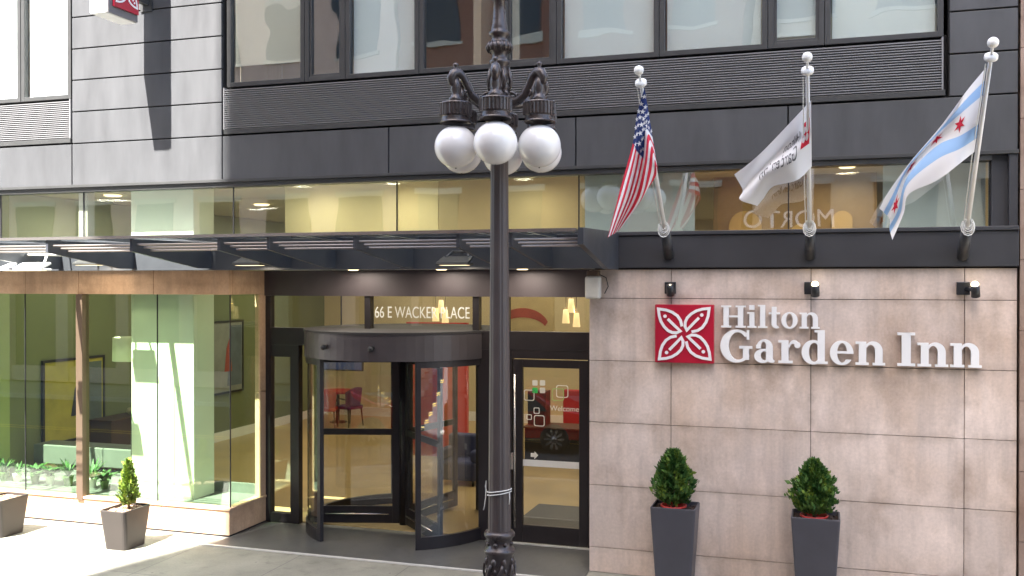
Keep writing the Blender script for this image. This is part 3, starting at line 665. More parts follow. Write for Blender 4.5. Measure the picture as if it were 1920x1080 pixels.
# spot lamps on the stone wall, lighting the sign
def spot(x, lab, ang, lit):
    t = thing('spot_lamp', lab, 'spot lamp', (x, -.01, 3.95), 'spot lamps above the hotel sign')
    g = MB(); g.box(x-.075, x+.075, -.06, -.003, 3.87, 4.03); g.build('back_box', M_BLACK, t, bevel=.008)
    c = Vector((x+.03, -.06, 3.95)); d = Vector((math.sin(ang)*.8, -.55, -.15)); h = c+d*.16
    g = MB(); g.tube([c, h], .02, 8); g.build('arm', M_BLACK, t)
    ax = Vector((math.sin(ang)*.15, .35, -.9)).normalized()
    g = MB(); g.tube([h-ax*.07, h+ax*.08], .052, 16); g.build('head', M_BLACK, t)
    if lit:
        g = MB(); g.sphere(h-ax*.075, .045, 14, 8); g.build('bulb', M_LAMPHOT, t)
    else:
        g = MB(); g.sphere(h-ax*.06, .02, 10, 6); g.build('bulb', M_LAMPON, t)
spot(-1.99, 'unlit dark spot lamp on the stone wall above the red leaf square', -.1, False)
spot(-.18, 'lit spot lamp on the stone wall above the end of the first sign word', .25, True)
spot(1.63, 'lit spot lamp on the stone wall nearest the right edge, above last sign letters', .8, True)
# white box by the end of the canopy
p = at(1113, 537, -.09)
t = thing('security_box', 'white rounded security box with tan mount at the stone wall corner under the canopy end', 'security box', (p.x, 0, p.z))
g = MB(); g.box(p.x-.105, p.x+.105, -.19, -.04, p.z-.17, p.z+.14); g.build('housing', mat('aged_white', (.56, .53, .48), .5, vary=.1, vscale=9), t, bevel=.03, seg=3)
g = MB(); g.box(p.x-.08, p.x+.08, -.17, -.003, p.z+.145, p.z+.215); g.build('mount', M_MULL, t, bevel=.01)
g = MB(); g.tube([(p.x+.08, -.03, p.z+.16), (p.x+.16, -.02, p.z+.12), (p.x+.19, -.02, p.z), (p.x+.14, -.03, p.z-.1)], .007, 6); g.build('cable', M_BLACK, t)

# ---------------------------------------------------------------- flag poles and flags
def crm(P, t):
    n = len(P)-1; x = min(max(t, 0), 1)*n; i = min(int(x), n-1); f = x-i
    p1, p2 = P[i], P[i+1]; p0 = P[i-1] if i > 0 else 2*p1-p2; p3 = P[i+2] if i+2 <= n else 2*p2-p1
    return .5*((2*p1)+(-p0+p2)*f+(2*p0-5*p1+4*p2-p3)*f*f+(-p0+3*p1-3*p2+p3)*f**3)
class Flag:
    def __init__(s, cols, us, ripple, rf):      # cols[k] = list over v of Vector at fly position us[k]
        s.cols = cols; s.us = us; s.rip = ripple; s.rf = rf
    def S(s, u, v):
        P = [crm(c, v) for c in s.cols]
        # non uniform u
        us = s.us; k = 0
        while k < len(us)-2 and u > us[k+1]: k += 1
        t = (k+(u-us[k])/(us[k+1]-us[k]))/(len(us)-1)
        q = crm(P, t)
        return q+Vector((.15, 1, 0))*s.rip*min(1, u*2.5)*(math.sin(s.rf[0]*v*2*PI+s.rf[1]*u*2*PI)+.4*math.sin(s.rf[0]*2.3*v*2*PI-s.rf[1]*1.7*u*2*PI+1))
    def grid(s, name, nu, nv, colf, mats, parent):
        g = MB(); vs = [s.S(i/nu, j/nv) for i in range(nu+1) for j in range(nv+1)]
        g.v = [tuple(v) for v in vs]
        for i in range(nu):
            for j in range(nv):
                a = i*(nv+1)+j; g.f.append((a, a+nv+1, a+nv+2, a+1)); g.m.append(colf((i+.5)/nu, (j+.5)/nv)); g.sm.append(True)
        return g.build(name, mats, parent)
    def shape(s, g, pts, mi=0, off=.006):     # small convex/star shape given in (u, v), laid on both faces
        for sgn in (1, -1):
            vs = []
            c = sum((Vector(p) for p in pts), Vector((0, 0)))/len(pts)
            for p in [c]+[Vector(q) for q in pts]:
                q = s.S(p[0], p[1]); e = 1e-3
                nrm = (s.S(p[0]+e, p[1])-q).cross(s.S(p[0], p[1]+e)-q); nrm = nrm.normalized() if nrm.length > 1e-12 else Vector((0, -1, 0))
                vs.append(q+nrm*off*sgn)
            n = len(pts); g.add(vs, [(0, 1+i, 1+(i+1) % n) for i in range(n)], mi, False)
def star(u, v, ru, rv, n=5, inner=.4, rot=90):
    return [(u+(ru if k % 2 == 0 else ru*inner)*math.cos(R(rot+k*180/n)), v-(rv if k % 2 == 0 else rv*inner)*math.sin(R(rot+k*180/n))) for k in range(2*n)]
M_FW = mat('flag_white', (.80, .80, .80), .85, vary=.02); M_FR = mat('flag_red', (.60, .02, .05), .85); M_FB = mat('flag_navy', (.02, .04, .16), .85)
M_FLB = mat('flag_light_blue', (.32, .52, .80), .85); M_FGR = mat('flag_grey_ink', (.12, .12, .13), .85)
for m_ in (M_FW, M_FR, M_FB, M_FLB):     # thin cloth lets some light through
    nt = m_.node_tree; b = nt.nodes['Principled BSDF']; tr = nt.nodes.new('ShaderNodeBsdfTranslucent'); mx = nt.nodes.new('ShaderNodeMixShader'); mx.inputs[0].default_value = .3
    tr.inputs[0].default_value = b.inputs['Base Color'].default_value; o_ = nt.nodes['Material Output']
    nt.links.new(b.outputs[0], mx.inputs[1]); nt.links.new(tr.outputs[0], mx.inputs[2]); nt.links.new(mx.outputs[0], o_.inputs[0])
poles = []
def pole(x, base, top, lab):
    bp = Vector((x, -.10, base)); tp = Vector((x, -2.3, top)); d = (tp-bp).normalized(); L = (tp-bp).length
    t = thing('flag_pole', lab, 'flag pole', (x, -.06, base), 'white flag poles leaning out from the dark band')
    g = MB(); g.tube([bp+d*.32, bp+d*(L-.16)], [.030, .020], 16); g.build('pole', M_WHITE, t)
    g = MB(); g.tube([bp-d*.06, bp+d*.40], .066, 18); g.tube([bp+d*.40, bp+d*.43], [.07, .045], 18); g.build('socket', M_FASC, t)
    g = MB(); g.sphere(tp, .056, 20, 12); g.tube([tp-d*.15, tp], .014, 8); g.build('ball_finial', M_WHITE, t)
    g = MB(); g.tube([tp-d*.205, tp-d*.19, tp-d*.155, tp-d*.14], [.035, .068, .066, .03], 18); g.build('truck', M_WHITE, t)
    # halyard with a knot of loops at its foot
    g = MB(); sd = Vector((-1, -.3, -.3)).normalized()
    g.tube([tp-d*.24+sd*.05, bp+d*(L*.5)+sd*.06, bp+d*.5+sd*.05], .006, 6)
    kc = bp+d*.50
    for k in range(5):
        a0 = k*1.3; r = .032+.009*k
        lp = [kc+Vector((r*math.cos(a+a0)*1.1, -.055+.02*math.sin(2*a), r*math.sin(a+a0)*1.5-.01*k)) for a in [i*2*PI/12 for i in range(13)]]
        g.tube(lp, .007, 5)
    g.build('halyard', mat('rope_white', (.7, .69, .64), .9), t)
    poles.append((bp, tp)); return t
pole(-2.005, 4.42, 6.42, 'white flag pole nearest the lamp post, carrying the striped flag')
pole(-.185, 4.40, 6.44, 'white flag pole in the middle, carrying the white flag')
pole(1.62, 4.38, 6.46, 'white flag pole at the right, carrying the pale blue and white flag')
def onpole(k, px, py):
    bp, tp = poles[k]; best = None
    for i in range(201):
        s_ = i/200; q = bp.lerp(tp, s_)
        rel = _cm.inverted() @ q; y = 540-(rel.y/-rel.z)*_f
        if best is None or abs(y-py) < best[0]: best = (abs(y-py), q)
    return best[1]+(Vector((-.035, -.02, 0)) if k == 2 else Vector((.035, -.05, -.01)))
def col(Y, *pts):
    return [at(px, py, Y+dy) for px, py, dy in pts]
# 1: stars and stripes, hanging in folds
c0 = [onpole(0, 0, y)+Vector((.015, -.05, 0)) for y in (166, 208, 252, 290, 322)]
F1 = Flag([c0, col(-2.0, (1194, 215, 0), (1203, 228, -.04), (1209, 240, .04), (1221, 272, -.06), (1230, 312, .04)),
           col(-1.95, (1186, 268, 0), (1195, 284, -.05), (1204, 296, .05), (1215, 318, -.08), (1229, 331, .06)),
           col(-1.85, (1163, 352, 0), (1176, 362, -.14), (1186, 368, .12), (1200, 375, -.1), (1207, 366, .05)),
           col(-1.8, (1139, 447, 0), (1147, 440, -.1), (1154, 437, .1), (1162, 430, -.05), (1166, 424, .05))], [0, .2, .4, .7, 1], .012, (2.2, .5))
def us(u, v): return 2 if (u < .4 and v < 7/13) else (1 if int(v*13) % 2 == 0 else 0)
t = thing('flag', 'red, white and navy flag with stars hanging in folds from pole', 'flag', c0[0])
F1.grid('cloth', 60, 52, us, [M_FW, M_FR, M_FB], t)
g = MB()
for r_ in range(0, 9, 2):
    for c_ in range(6):
        u_, v_ = .4*(c_*2+1+(r_ % 4 == 2)*.8)/12.5, (r_+1)*7/13/10; q_ = F1.S(u_, v_)
        e1 = (F1.S(u_+.01, v_)-q_).normalized(); nn_ = e1.cross(F1.S(u_, v_+.01)-q_).normalized(); e2 = nn_.cross(e1)
        for sg_ in (1, -1):
            pts = [q_+nn_*(.010*sg_)+e1*x_+e2*z_ for x_, z_ in [(-a_, b_) for a_, b_ in star(0, 0, .034, .034)]]
            g.add([q_+nn_*(.010*sg_)]+pts, [(0, 1+i_, 1+(i_+1) % 10) for i_ in range(10)])
g.build('stars', M_FW, t)
# 2: white flag with red square and grey lettering, blown to the left
c0 = [onpole(1, 0, y) for y in (188, 230, 270, 312)]
F2 = Flag([c0, col(-1.5, (1482, 229, 0), (1490, 262, .16), (1480, 300, -.02), (1494, 338, .12)),
           col(-1.35, (1432, 281, 0), (1445, 300, .18), (1436, 322, 0), (1450, 350, .14)),
           col(-1.2, (1402, 308, 0), (1412, 333, .1), (1410, 352, 0), (1432, 372, .1)),
           col(-1.15, (1377, 327, 0), (1392, 355, .1), (1387, 374, .02), (1420, 386, .1))], [0, .33, .66, .85, 1], .016, (1.3, .6))
t = thing('flag', 'white flag with red square and grey lettering blown leftward', 'flag', c0[0])
F2.grid('cloth', 60, 40, lambda u, v: 1 if (.03 < u < .17 and .22 < v < .62) else 0, [M_FW, M_FR], t)
g = MB()
for a in (45, 135, 225, 315):
    cu, cv = .10+.038*math.cos(R(a)), .42+.10*math.sin(R(a)); F2.shape(g, [(cu+.026*math.cos(R(b)), cv+.06*math.sin(R(b))) for b in range(0, 360, 30)], 0)
g.build('leaf_mark', M_FW, t)
def flag_text(body, u0, u1, v0, v1):
    cu = bpy.data.curves.new('t', 'FONT'); cu.body = body; o = bpy.data.objects.new('t', cu); COL.objects.link(o); bpy.context.view_layer.update()
    me = bpy.data.meshes.new_from_object(o.evaluated_get(bpy.context.evaluated_depsgraph_get())); bpy.data.objects.remove(o)
    xs_ = [v.co.x for v in me.vertices]; ys = [v.co.y for v in me.vertices]; g = MB(); a, b, c, d = min(xs_), max(xs_), min(ys), max(ys)
    for sgn in (1, -1):
        vs = []
        for v in me.vertices:
            u = u0+(u1-u0)*(v.co.x-a)/(b-a); w = v1-(v1-v0)*(v.co.y-c)/(d-c); q = F2.S(u, w); e = 1e-3
            nrm = (F2.S(u+e, w)-q).cross(F2.S(u, w+e)-q).normalized(); vs.append(q+nrm*.007*sgn)
        g.add(vs, [tuple(p.vertices) for p in me.polygons])
    return g
flag_text('Hilton', .22, .46, .28, .46).build('lettering', M_FGR, t); flag_text('Garden Inn', .22, .74, .50, .72).build('lettering', M_FGR, t)
# 3: pale blue and white flag with red stars
c0 = [onpole(2, 0, y) for y in (128, 166, 206, 246, 284)]
F3 = Flag([c0, col(-1.5, (1812, 171, 0), (1806, 200, .03), (1802, 232, .06), (1800, 266, .03), (1799, 307, 0)),
           col(-1.45, (1764, 236, 0), (1757, 251, .10), (1754, 263, .14), (1756, 284, .04), (1757, 338, 0)),
           col(-1.35, (1708, 302, 0), (1702, 314, .12), (1702, 323, .12), (1701, 338, .03), (1704, 364, 0)),
           col(-1.3, (1668, 357, 0), (1673, 376, .06), (1678, 388, .04), (1686, 397, .10), (1694, 401, .02)),
           col(-1.25, (1649, 391, 0), (1660, 401, .05), (1668, 411, .02), (1668, 430, .10), (1673, 450, .02))], [0, .22, .45, .7, .87, 1], .010, (1.6, .8))
t = thing('flag', 'white flag with two pale blue stripes and red stars blown leftward', 'flag', c0[0])
F3.grid('cloth', 72, 48, lambda u, v: 1 if (1/6 < v < 2/6 or 4/6 < v < 5/6) else 0, [M_FW, M_FLB], t)
g = MB()
for u in (.23, .44, .66, .86): F3.shape(g, star(u, .5, .062, .13, 6, .38), 0)
g.build('stars', M_FR, t)

# ---------------------------------------------------------------- street lamp
LX, LY = -3.35, -3.24
t = thing('street_lamp', 'ornate dark cast iron street lamp with six white globes', 'street lamp', (LX, LY, 0))
g = MB(); prof = [(.125, 1.30), (.122, 1.5), (.100, 4.5), (.094, 5.75)]
nseg = 64; vs = []
for k in range(nseg):
    a = 2*PI*k/nseg; fl = 1-.04*max(0, math.cos(12*a))
    for r, z in prof: vs.append((LX+r*fl*math.cos(a), LY+r*fl*math.sin(a), z))
n = len(prof); g.add(vs, [(k*n+i, ((k+1) % nseg)*n+i, ((k+1) % nseg)*n+i+1, k*n+i+1) for k in range(nseg) for i in range(n-1)], 0, False)
g.build('fluted_shaft', mat('shaft_paint', (.072, .058, .054), .45, .1, .15, 6, .15, 30, stretch=(1, 1, .2)), t)
g = MB(); g.lathe([(.30, 0), (.31, .06), (.27, .12), (.235, .16), (.225, .30), (.24, .34), (.19, .40), (.165, .60), (.150, .9), (.148, 1.08), (.165, 1.10), (.172, 1.125), (.165, 1.15), (.135, 1.165), (.132, 1.25), (.15, 1.27), (.165, 1.285), (.168, 1.31), (.155, 1.335), (.125, 1.345)], (LX, LY, 0), 40)
for k in range(8):       # cast scrolls and leaves on the base
    a = k*PI/4
    for j in range(7):
        z = .45+j*.095; rr = .178-.006*j; q = Vector((LX+rr*math.cos(a+.12*math.sin(j*1.9)), LY+rr*math.sin(a+.12*math.sin(j*1.9)), z))
        g.sphere(q, .026+.008*math.sin(j*2.2), 8, 6, sz=1.5)
    b = a+PI/8
    g.tube([(LX+(.16+.012*math.sin(i*.9))*math.cos(b+.2*math.sin(i*.7)), LY+(.16+.012*math.sin(i*.9))*math.sin(b+.2*math.sin(i*.7)), .45+i*.055) for i in range(11)], [.012+.006*math.sin(i*1.1)**2 for i in range(11)], 6)
    g.sphere((LX+.135*math.cos(a), LY+.135*math.sin(a), 1.21), .024, 8, 6)
g.build('ornate_base', M_IRON, t)
g = MB(); g.lathe([(.10, 5.74), (.15, 5.76), (.155, 5.80), (.12, 5.84), (.11, 5.95), (.13, 5.99), (.14, 6.03), (.10, 6.08), (.10, 6.10), (.115, 6.13), (.085, 6.16), (.08, 6.22), (.095, 6.26), (.10, 6.29), (.085, 6.32), (.085, 6.36), (.11, 6.38), (.115, 6.41), (.085, 6.43), (.078, 6.49), (.10, 6.51), (.128, 6.535), (.133, 6.57), (.118, 6.605), (.09, 6.62), (.085, 6.67), (.11, 6.69), (.118, 6.715), (.09, 6.735), (.095, 6.76), (.078, 6.82), (.068, 6.95), (.062, 7.06), (.080, 7.07), (.082, 7.10), (.06, 7.12), (.05, 7.3), (.04, 7.42), (.065, 7.45), (.04, 7.5), (.001, 7.6)], (LX, LY, 0), 32)
for k in range(16):
    a = 2*PI*k/16; g.tube([(LX+.118*math.cos(a), LY+.118*math.sin(a), 6.515), (LX+.14*math.cos(a), LY+.14*math.sin(a), 6.555), (LX+.112*math.cos(a), LY+.112*math.sin(a), 6.61)], .014, 6)
for k in range(6):       # scrolls round the hub
    a = R(k*60+30-76)
    sc = [(.10+.09*math.cos(b)*(1-b/9), 6.02+.07*math.sin(b)*(1-b/9)) for b in [i*.45 for i in range(15)]]
    g.tube([(LX+r_*math.cos(a), LY+r_*math.sin(a), z_) for r_, z_ in sc], .016, 6)
    g.tube([(LX+.10*math.cos(a), LY+.10*math.sin(a), 6.08), (LX+.125*math.cos(a), LY+.125*math.sin(a), 6.2), (LX+.095*math.cos(a), LY+.095*math.sin(a), 6.34)], .02, 6)
g.build('top_stem', M_IRON, t)
RA = .51; fitz = 5.695; DZ = -.035
for k in range(6):
    a = R(k*60-76); ca, sa = math.cos(a), math.sin(a)
    def q(r_, z_): return (LX+ca*r_, LY+sa*r_, z_+(DZ if z_ else 0))
    g = MB()
    cv = [(.08, 6.02), (.16, 5.985), (.25, 6.0), (.33, 6.06), (.38, 6.15), (.42, 6.235), (.475, 6.28), (.53, 6.265), (.565, 6.21), (.555, 6.155), (.52, 6.14), (.49, 6.17)]
    g.tube([q(*c) for c in cv], [.045, .046, .048, .044, .04, .042, .05, .056, .05, .036, .026, .02], 10)
    g.tube([q(.30, 6.06), q(.36, 6.10), q(.40, 6.09), q(.41, 6.05), q(.38, 6.03)], [.02, .022, .02, .016, .01], 8)
    g.lathe([(.001, 6.385), (.028, 6.37), (.032, 6.35), (.015, 6.33), (.045, 6.30), (.05, 6.27), (.001, 6.2)][::-1], q(RA, 0)[:2]+(DZ,), 14)
    g.lathe([(.07, 5.96), (.085, 5.99), (.06, 6.02), (.045, 6.05), (.06, 6.09), (.05, 6.16), (.035, 6.22)], q(RA, 0)[:2]+(DZ,), 16)
    arm = g.build('arm', M_IRON, t)
    g = MB(); nf = 26; seg = 104; pr_ = [(.158, fitz+.01), (.166, fitz+.02), (.156, fitz+.035), (.150, fitz+.075), (.158, fitz+.085), (.166, fitz+.092), (.166, fitz+.20), (.172, fitz+.215), (.165, fitz+.228), (.10, fitz+.24), (.07, fitz+.25), (.001, fitz+.25)]
    vs = []; m_ = len(pr_)
    for s_ in range(seg):
        b = 2*PI*s_/seg
        for i, (r_, z_) in enumerate(pr_):
            rr = r_*(1+(.035 if s_ % 4 < 2 else -.03) if i in (5, 6) else 1) if i in (5, 6) else r_
            vs.append((LX+ca*RA+rr*math.cos(b), LY+sa*RA+rr*math.sin(b), z_))
    g.add(vs, [(s_*m_+i, ((s_+1) % seg)*m_+i, ((s_+1) % seg)*m_+i+1, s_*m_+i+1) for s_ in range(seg) for i in range(m_-1)], 0, False)
    g.build('fitter', M_IRON, t)
    g = MB(); gc = q(RA, 5.495); g.sphere(gc, .226, 40, 26, sz=.99); gl = g.build('globe', M_GLOBE, t)
    g = MB(); g.sphere((gc[0], gc[1], gc[2]-.225), .010, 8, 6); g.build('vent_screw', M_BLACK, gl)
# cord tied round the lamp post
g = MB()
def ringp(z, tilt, ph=0): return [(LX+.131*math.cos(a), LY+.131*math.sin(a), z+tilt*math.cos(a+ph)) for a in [i*2*PI/24 for i in range(25)]]
g.tube(ringp(1.745, .025, .2), .0055, 5); g.tube(ringp(1.775, .022, .3), .0055, 5)
g.tube([(LX-.128, LY-.04, 1.75), (LX-.145, LY-.05, 1.82), (LX-.135, LY-.05, 1.88), (LX-.14, LY-.05, 1.7), (LX-.155, LY-.05, 1.6), (LX-.165, LY-.05, 1.56)], .0055, 5)
g.tube([(LX+.126, LY-.04, 1.76), (LX+.13, LY-.045, 1.70), (LX+.124, LY-.045, 1.64)], .0055, 5)
tag(g.build('cord', mat('rope_white', (.7, .69, .64), .9), None, origin=(LX, LY, 1.75)), 'thin white cord tied round the lamp post', 'cord')

# ---------------------------------------------------------------- planters and shrubs
def tapered(x, y, w0, d0, w1, d1, h, m, lab, grp, soil, wall=.02, cr=.03, sd=.05, rz=0):
    t = thing('planter', lab, 'planter', (x, y, 0), grp)
    def ring(w, d, z, c=cr):
        return [(x+qx*(w/2-c)+c*math.cos(R(a+b)), y+qy*(d/2-c)+c*math.sin(R(a+b)), z) for qx, qy, a in ((1, 1, 0), (-1, 1, 90), (-1, -1, 180), (1, -1, 270)) for b in (0, 30, 60, 90)]
    L = [ring(w0, d0, 0), ring(w0+.004, d0+.004, .012), ring(w1, d1, h-.012), ring(w1-.006, d1-.006, h), ring(w1-2*wall, d1-2*wall, h), ring(w1-2*wall-.01, d1-2*wall-.01, h-.2)]
    g = MB(); n = 16; vs = [v for r_ in L for v in r_]
    fs = [(k*n+i, k*n+(i+1) % n, (k+1)*n+(i+1) % n, (k+1)*n+i) for k in range(5) for i in range(n)]+[tuple(range(n))[::-1]]
    g.add(vs, fs, 0, False); g.build('pot', m, t, bevel=.002)
    g = MB(); q = 14; W, Dp = w1-2*wall-.012, d1-2*wall-.012
    vs = [(x-W/2+W*i/q, y-Dp/2+Dp*j/q, h-sd+rnd.uniform(-.012, .012)) for i in range(q+1) for j in range(q+1)]
    g.add(vs, [(i*(q+1)+j, (i+1)*(q+1)+j, (i+1)*(q+1)+j+1, i*(q+1)+j+1) for i in range(q) for j in range(q)], 0, True)
    for _ in range(60):
        a, b = x+rnd.uniform(-.45, .45)*W, y+rnd.uniform(-.45, .45)*Dp; s_ = rnd.uniform(.006, .016)
        g.sphere((a, b, h-sd+.008), s_, 6, 4)
    g.build('soil', soil, t)
    if rz: t.rotation_euler = (0, 0, rz)
    return t
def foliage(g, c, h, prof, n, leaf, up=.5, seed=1, mats=3, inner=.25):
    r0 = random.Random(seed)
    for _ in range(n):
        tt = r0.random()**.9; z = tt*h; rmax = prof(tt); a = r0.uniform(0, 2*PI); bump = 1+.21*math.sin(5*a+tt*9+seed)+.12*math.sin(11*tt*3+3*a)
        far = r0.random() < .05; rr = rmax*bump*(inner+(1-inner)*r0.random()**.45)*(1.16 if far else 1)
        p = Vector((c[0]+rr*math.cos(a), c[1]+rr*math.sin(a), c[2]+z))
        d = Vector((math.cos(a)*(1-up), math.sin(a)*(1-up), up+r0.uniform(-.25, .35))).normalized()
        d = (d+Vector((r0.uniform(-.4, .4), r0.uniform(-.4, .4), r0.uniform(-.3, .3)))).normalized()
        sd_ = d.cross(Vector((r0.uniform(-1, 1), r0.uniform(-1, 1), r0.uniform(-1, 1)))).normalized(); L = leaf*r0.uniform(.5, 1.45)*(1.3 if far else 1); w = L*.28; nn = d.cross(sd_)
        clump = math.sin(7*a+seed)+math.sin(13*tt+4*a+seed*2)+r0.uniform(-1, 1)
        mi = 0 if clump < -.5 else (1 if clump < 1.2 else 2)
        g.add([p, p+d*L*.45+sd_*w+nn*w*.25, p+d*L, p+d*L*.45-sd_*w+nn*w*.25], [(0, 1, 2), (0, 2, 3)], min(mi, mats-1), False)
def shrub(x, y, z, h, rad, lab, seed, redpot=True, mats=None, n=5200, leaf=.055, grp=None, slim=False):
    t = thing('conifer_shrub', lab, 'shrub', (x, y, z), grp)
    g = MB(); g.tube([(x, y, z-.02), (x+.01, y, z+h*.4), (x-.01, y, z+h*.85)], [.022, .014, .005], 8)
    r0 = random.Random(seed)
    for k in range(46):
        zz = z+h*(.10+.8*k/46); a = k*2.4; rr = (rad*.8)*(1-abs((zz-z)/h-.35)*1.0); g.tube([(x, y, zz), (x+rr*.5*math.cos(a), y+rr*.5*math.sin(a), zz+.03), (x+rr*math.cos(a), y+rr*math.sin(a), zz+.08)], [.006, .004, .002], 4)
    g.build('trunk', M_TRUNK, t)
    g = MB()
    if slim: prof = lambda s_: rad*(.75+.45*math.sin(s_*7)*.4)*(1-s_**3)*(.6+.4*min(1, s_*5))
    else: prof = lambda s_: rad*min(1.0, .50+s_*2.0)*(1-max(0, (s_-.18)/.82)**1.7)**.8+.008
    foliage(g, (x, y, z+h*.07), h*.93, prof, n, leaf, .55, seed)
    g.build('foliage', mats or [M_LEAF1, M_LEAF2, M_LEAF3], t)
    if redpot:
        g = MB(); g.lathe([(.12, -.06), (.155, .012), (.17, .014), (.172, .035), (.155, .036), (.145, 0.0)], (x, y, z), 28); g.build('red_pot', M_POT, t)
    return t
M_TALLs = M_TALL
for x, lab, l2, sd in ((-1.865, 'tall charcoal tapered planter on pavement, nearer the glass door', 'dense green conifer in red pot, in the tall planter nearer the glass door', 3), (-.105, 'tall charcoal tapered planter on pavement, farther right from the door', 'dense green conifer in red pot, in the tall planter farther right', 8)):
    tapered(x, -.42, .44, .40, .585, .50, 1.11, M_TALLs, lab, 'tall charcoal planters along the stone wall', M_SOIL, sd=.05)
    shrub(x-.02, -.42, 1.07, .73 if sd == 3 else .70, .245, l2, sd, grp='potted conifers in the tall planters')
# low planters left: seen wide side and end
def lowpl(x, y, lab, l2, sd, vis=True):
    tapered(x, y, .38, .46, .47, .62, .60, M_LOW, lab, 'low brown tapered planters before the bay window', M_MULCH, sd=.04, cr=.055)
    if vis:
        shrub(x+.02, y+.05, .57, .72, .135, l2, sd, redpot=False, mats=[mat('leaf_olive', (.10, .16, .03), .5, vary=.3, vscale=9), M_LEAF3, mat('leaf_lime', (.26, .33, .05), .5, vary=.3, vscale=9)], n=1900, leaf=.06, slim=True)
lowpl(-10.15, -.92, 'low brown tapered planter in the sun before the corner of the bay window', 'slim yellow green conifer in the low brown planter', 5)
lowpl(-12.5, -.92, 'low brown tapered planter cut off by the left edge of the photo', 'x', 6, False)

# plants on the shelf inside the bay
def houseplant(x, y, z, lab, seed, kind=0, s=1.0):
    t = thing('house_plant', lab, 'house plant', (x, y, z), 'plants on the white shelf inside the bay window')
    r0 = random.Random(seed); g = MB(); h = .14*s
    g.lathe([(.05*s, 0), (.075*s, h), (.078*s, h+.01), (.065*s, h+.01), (.06*s, h-.01), (.001, h-.01)], (x, y, z), 18); g.build('pot', [M_WHITE, M_LEAF2][seed % 2], t)
    g = MB()
    for k in range(26 if kind == 0 else 40):
        a = r0.uniform(0, 2*PI); L = r0.uniform(.16, .34)*s; tl = r0.uniform(.3, 1.1) if kind == 0 else r0.uniform(.6, 1.3); w = (.016 if kind == 0 else .035)*s
        pts = []
        for i in range(5):
            u = i/4; pts.append(Vector((x+math.cos(a)*L*u*tl, y+math.sin(a)*L*u*tl, z+h+L*(u*1.1-(.75 if kind else .55)*tl*u*u))))
        sd_ = Vector((-math.sin(a), math.cos(a), 0)); vs = []
        for i, p_ in enumerate(pts): ww = w*math.sin(PI*min(1, .15+.85*i/4))+.001; vs += [p_+sd_*ww, p_-sd_*ww]
        g.add(vs, [(2*i, 2*i+2, 2*i+3, 2*i+1) for i in range(4)], r0.randrange(2), True)
    g.build('foliage', [M_LEAF1, mat('leaf_bright', (.06, .12, .035), .45, vary=.2)], t)
for i, (px, lab, k, s) in enumerate(((8, 'spiky plant on the shelf by the left edge of the photo', 0, 1.1), (32, 'arching pale plant left of the thin glazing joint', 0, 1.0), (66, 'broad leaved green plant just right of the thin glazing joint', 1, 1.1), (94, 'broad leaved green plant in the middle of the leafy row', 1, 1.1), (128, 'spiky plant in a green pot next left of the bronze mullion', 0, 1.2), (172, 'spiky plant next right of the bronze mullion', 0, 1.2), (196, 'broad leaved plant nearest the white column', 1, 1.0))):
    p = at(px, 905, .6); houseplant(p.x, .6, .456, lab, i+3, k, s)

# ---------------------------------------------------------------- things in the lobby
def picture(y0, y1, z0, z1, lab, cols, x=-14.49):
    t = thing('picture', lab, 'picture', (x, (y0+y1)/2, z0))
    g = MB(); f_ = .05
    g.box(x, x+.05, y0, y1, z0, z0+f_); g.box(x, x+.05, y0, y1, z1-f_, z1); g.box(x, x+.05, y0, y0+f_, z0+f_, z1-f_); g.box(x, x+.05, y1-f_, y1, z0+f_, z1-f_); g.build('frame', M_BLACK, t)
    g = MB(); g.box(x, x+.03, y0+f_, y1-f_, z0+f_, z1-f_); g.build('canvas', cols[0], t)
    g = MB(); w = y1-y0; h = z1-z0
    g.prism([(x+.031, y0+w*.52, z0+h*.1), (x+.031, y0+w*.95, z0+h*.1), (x+.031, y0+w*.95, z0+h*.93), (x+.031, y0+w*.62, z0+h*.93)], (.002, 0, 0), 0)
    g.prism([(x+.034, y0+w*.44, z0+h*.3), (x+.034, y0+w*.66, z0+h*.3), (x+.034, y0+w*.58, z0+h*.75), (x+.034, y0+w*.5, z0+h*.62)], (.002, 0, 0), 1)
    g.build('painted_shapes', cols[1:], t)
picture(1.95, 3.66, .82, 2.50, 'large framed abstract picture in yellow and dark grey on the green wall', [mat('art_yellow', (.35, .30, .05), .6, vary=.2), mat('art_slate', (.09, .11, .11), .6, vary=.3), mat('art_black', (.02, .02, .03), .6)])
picture(7.3, 8.8, 1.2, 3.05, 'framed picture of grey and red shapes seen right of the white column', [mat('art_grey', (.22, .22, .20), .6, vary=.2), mat('art_blue', (.10, .12, .15), .6, vary=.3), mat('art_red', (.30, .05, .03), .6)])
p0 = at(247, 654, 1.3)
t = thing('floor_lamp', 'floor lamp with pale drum shade standing behind the white column', 'floor lamp', (p0.x, 1.3, 0.02))
g = MB(); g.lathe([(.33, p0.z-.21), (.32, p0.z+.21), (.315, p0.z+.21), (.325, p0.z-.21)], (p0.x, 1.3, 0), 32); g.build('lamp_shade', mat('lamp_shade', (.62, .66, .45), .9), t)
g = MB(); g.tube([(p0.x, 1.3, .02), (p0.x, 1.3, p0.z+.15)], .02, 10); g.lathe([(.18, .02), (.18, .05), (.02, .07)], (p0.x, 1.3, 0), 24); g.build('stand', M_BLACK, t)
def bench():
    t = thing('bench', 'long low white bench behind the window plants', 'bench', (-13, 1.7, .02))
    g = MB(); g.box(-14.2, -11.4, 1.45, 1.95, .62, .98); g.build('seat', M_SHELF, t, bevel=.02)
    for x in (-14.1, -11.5):
        g = MB(); g.box(x-.05, x+.05, 1.5, 1.9, .02, .62); g.build('leg', M_WHITE, t)
bench()
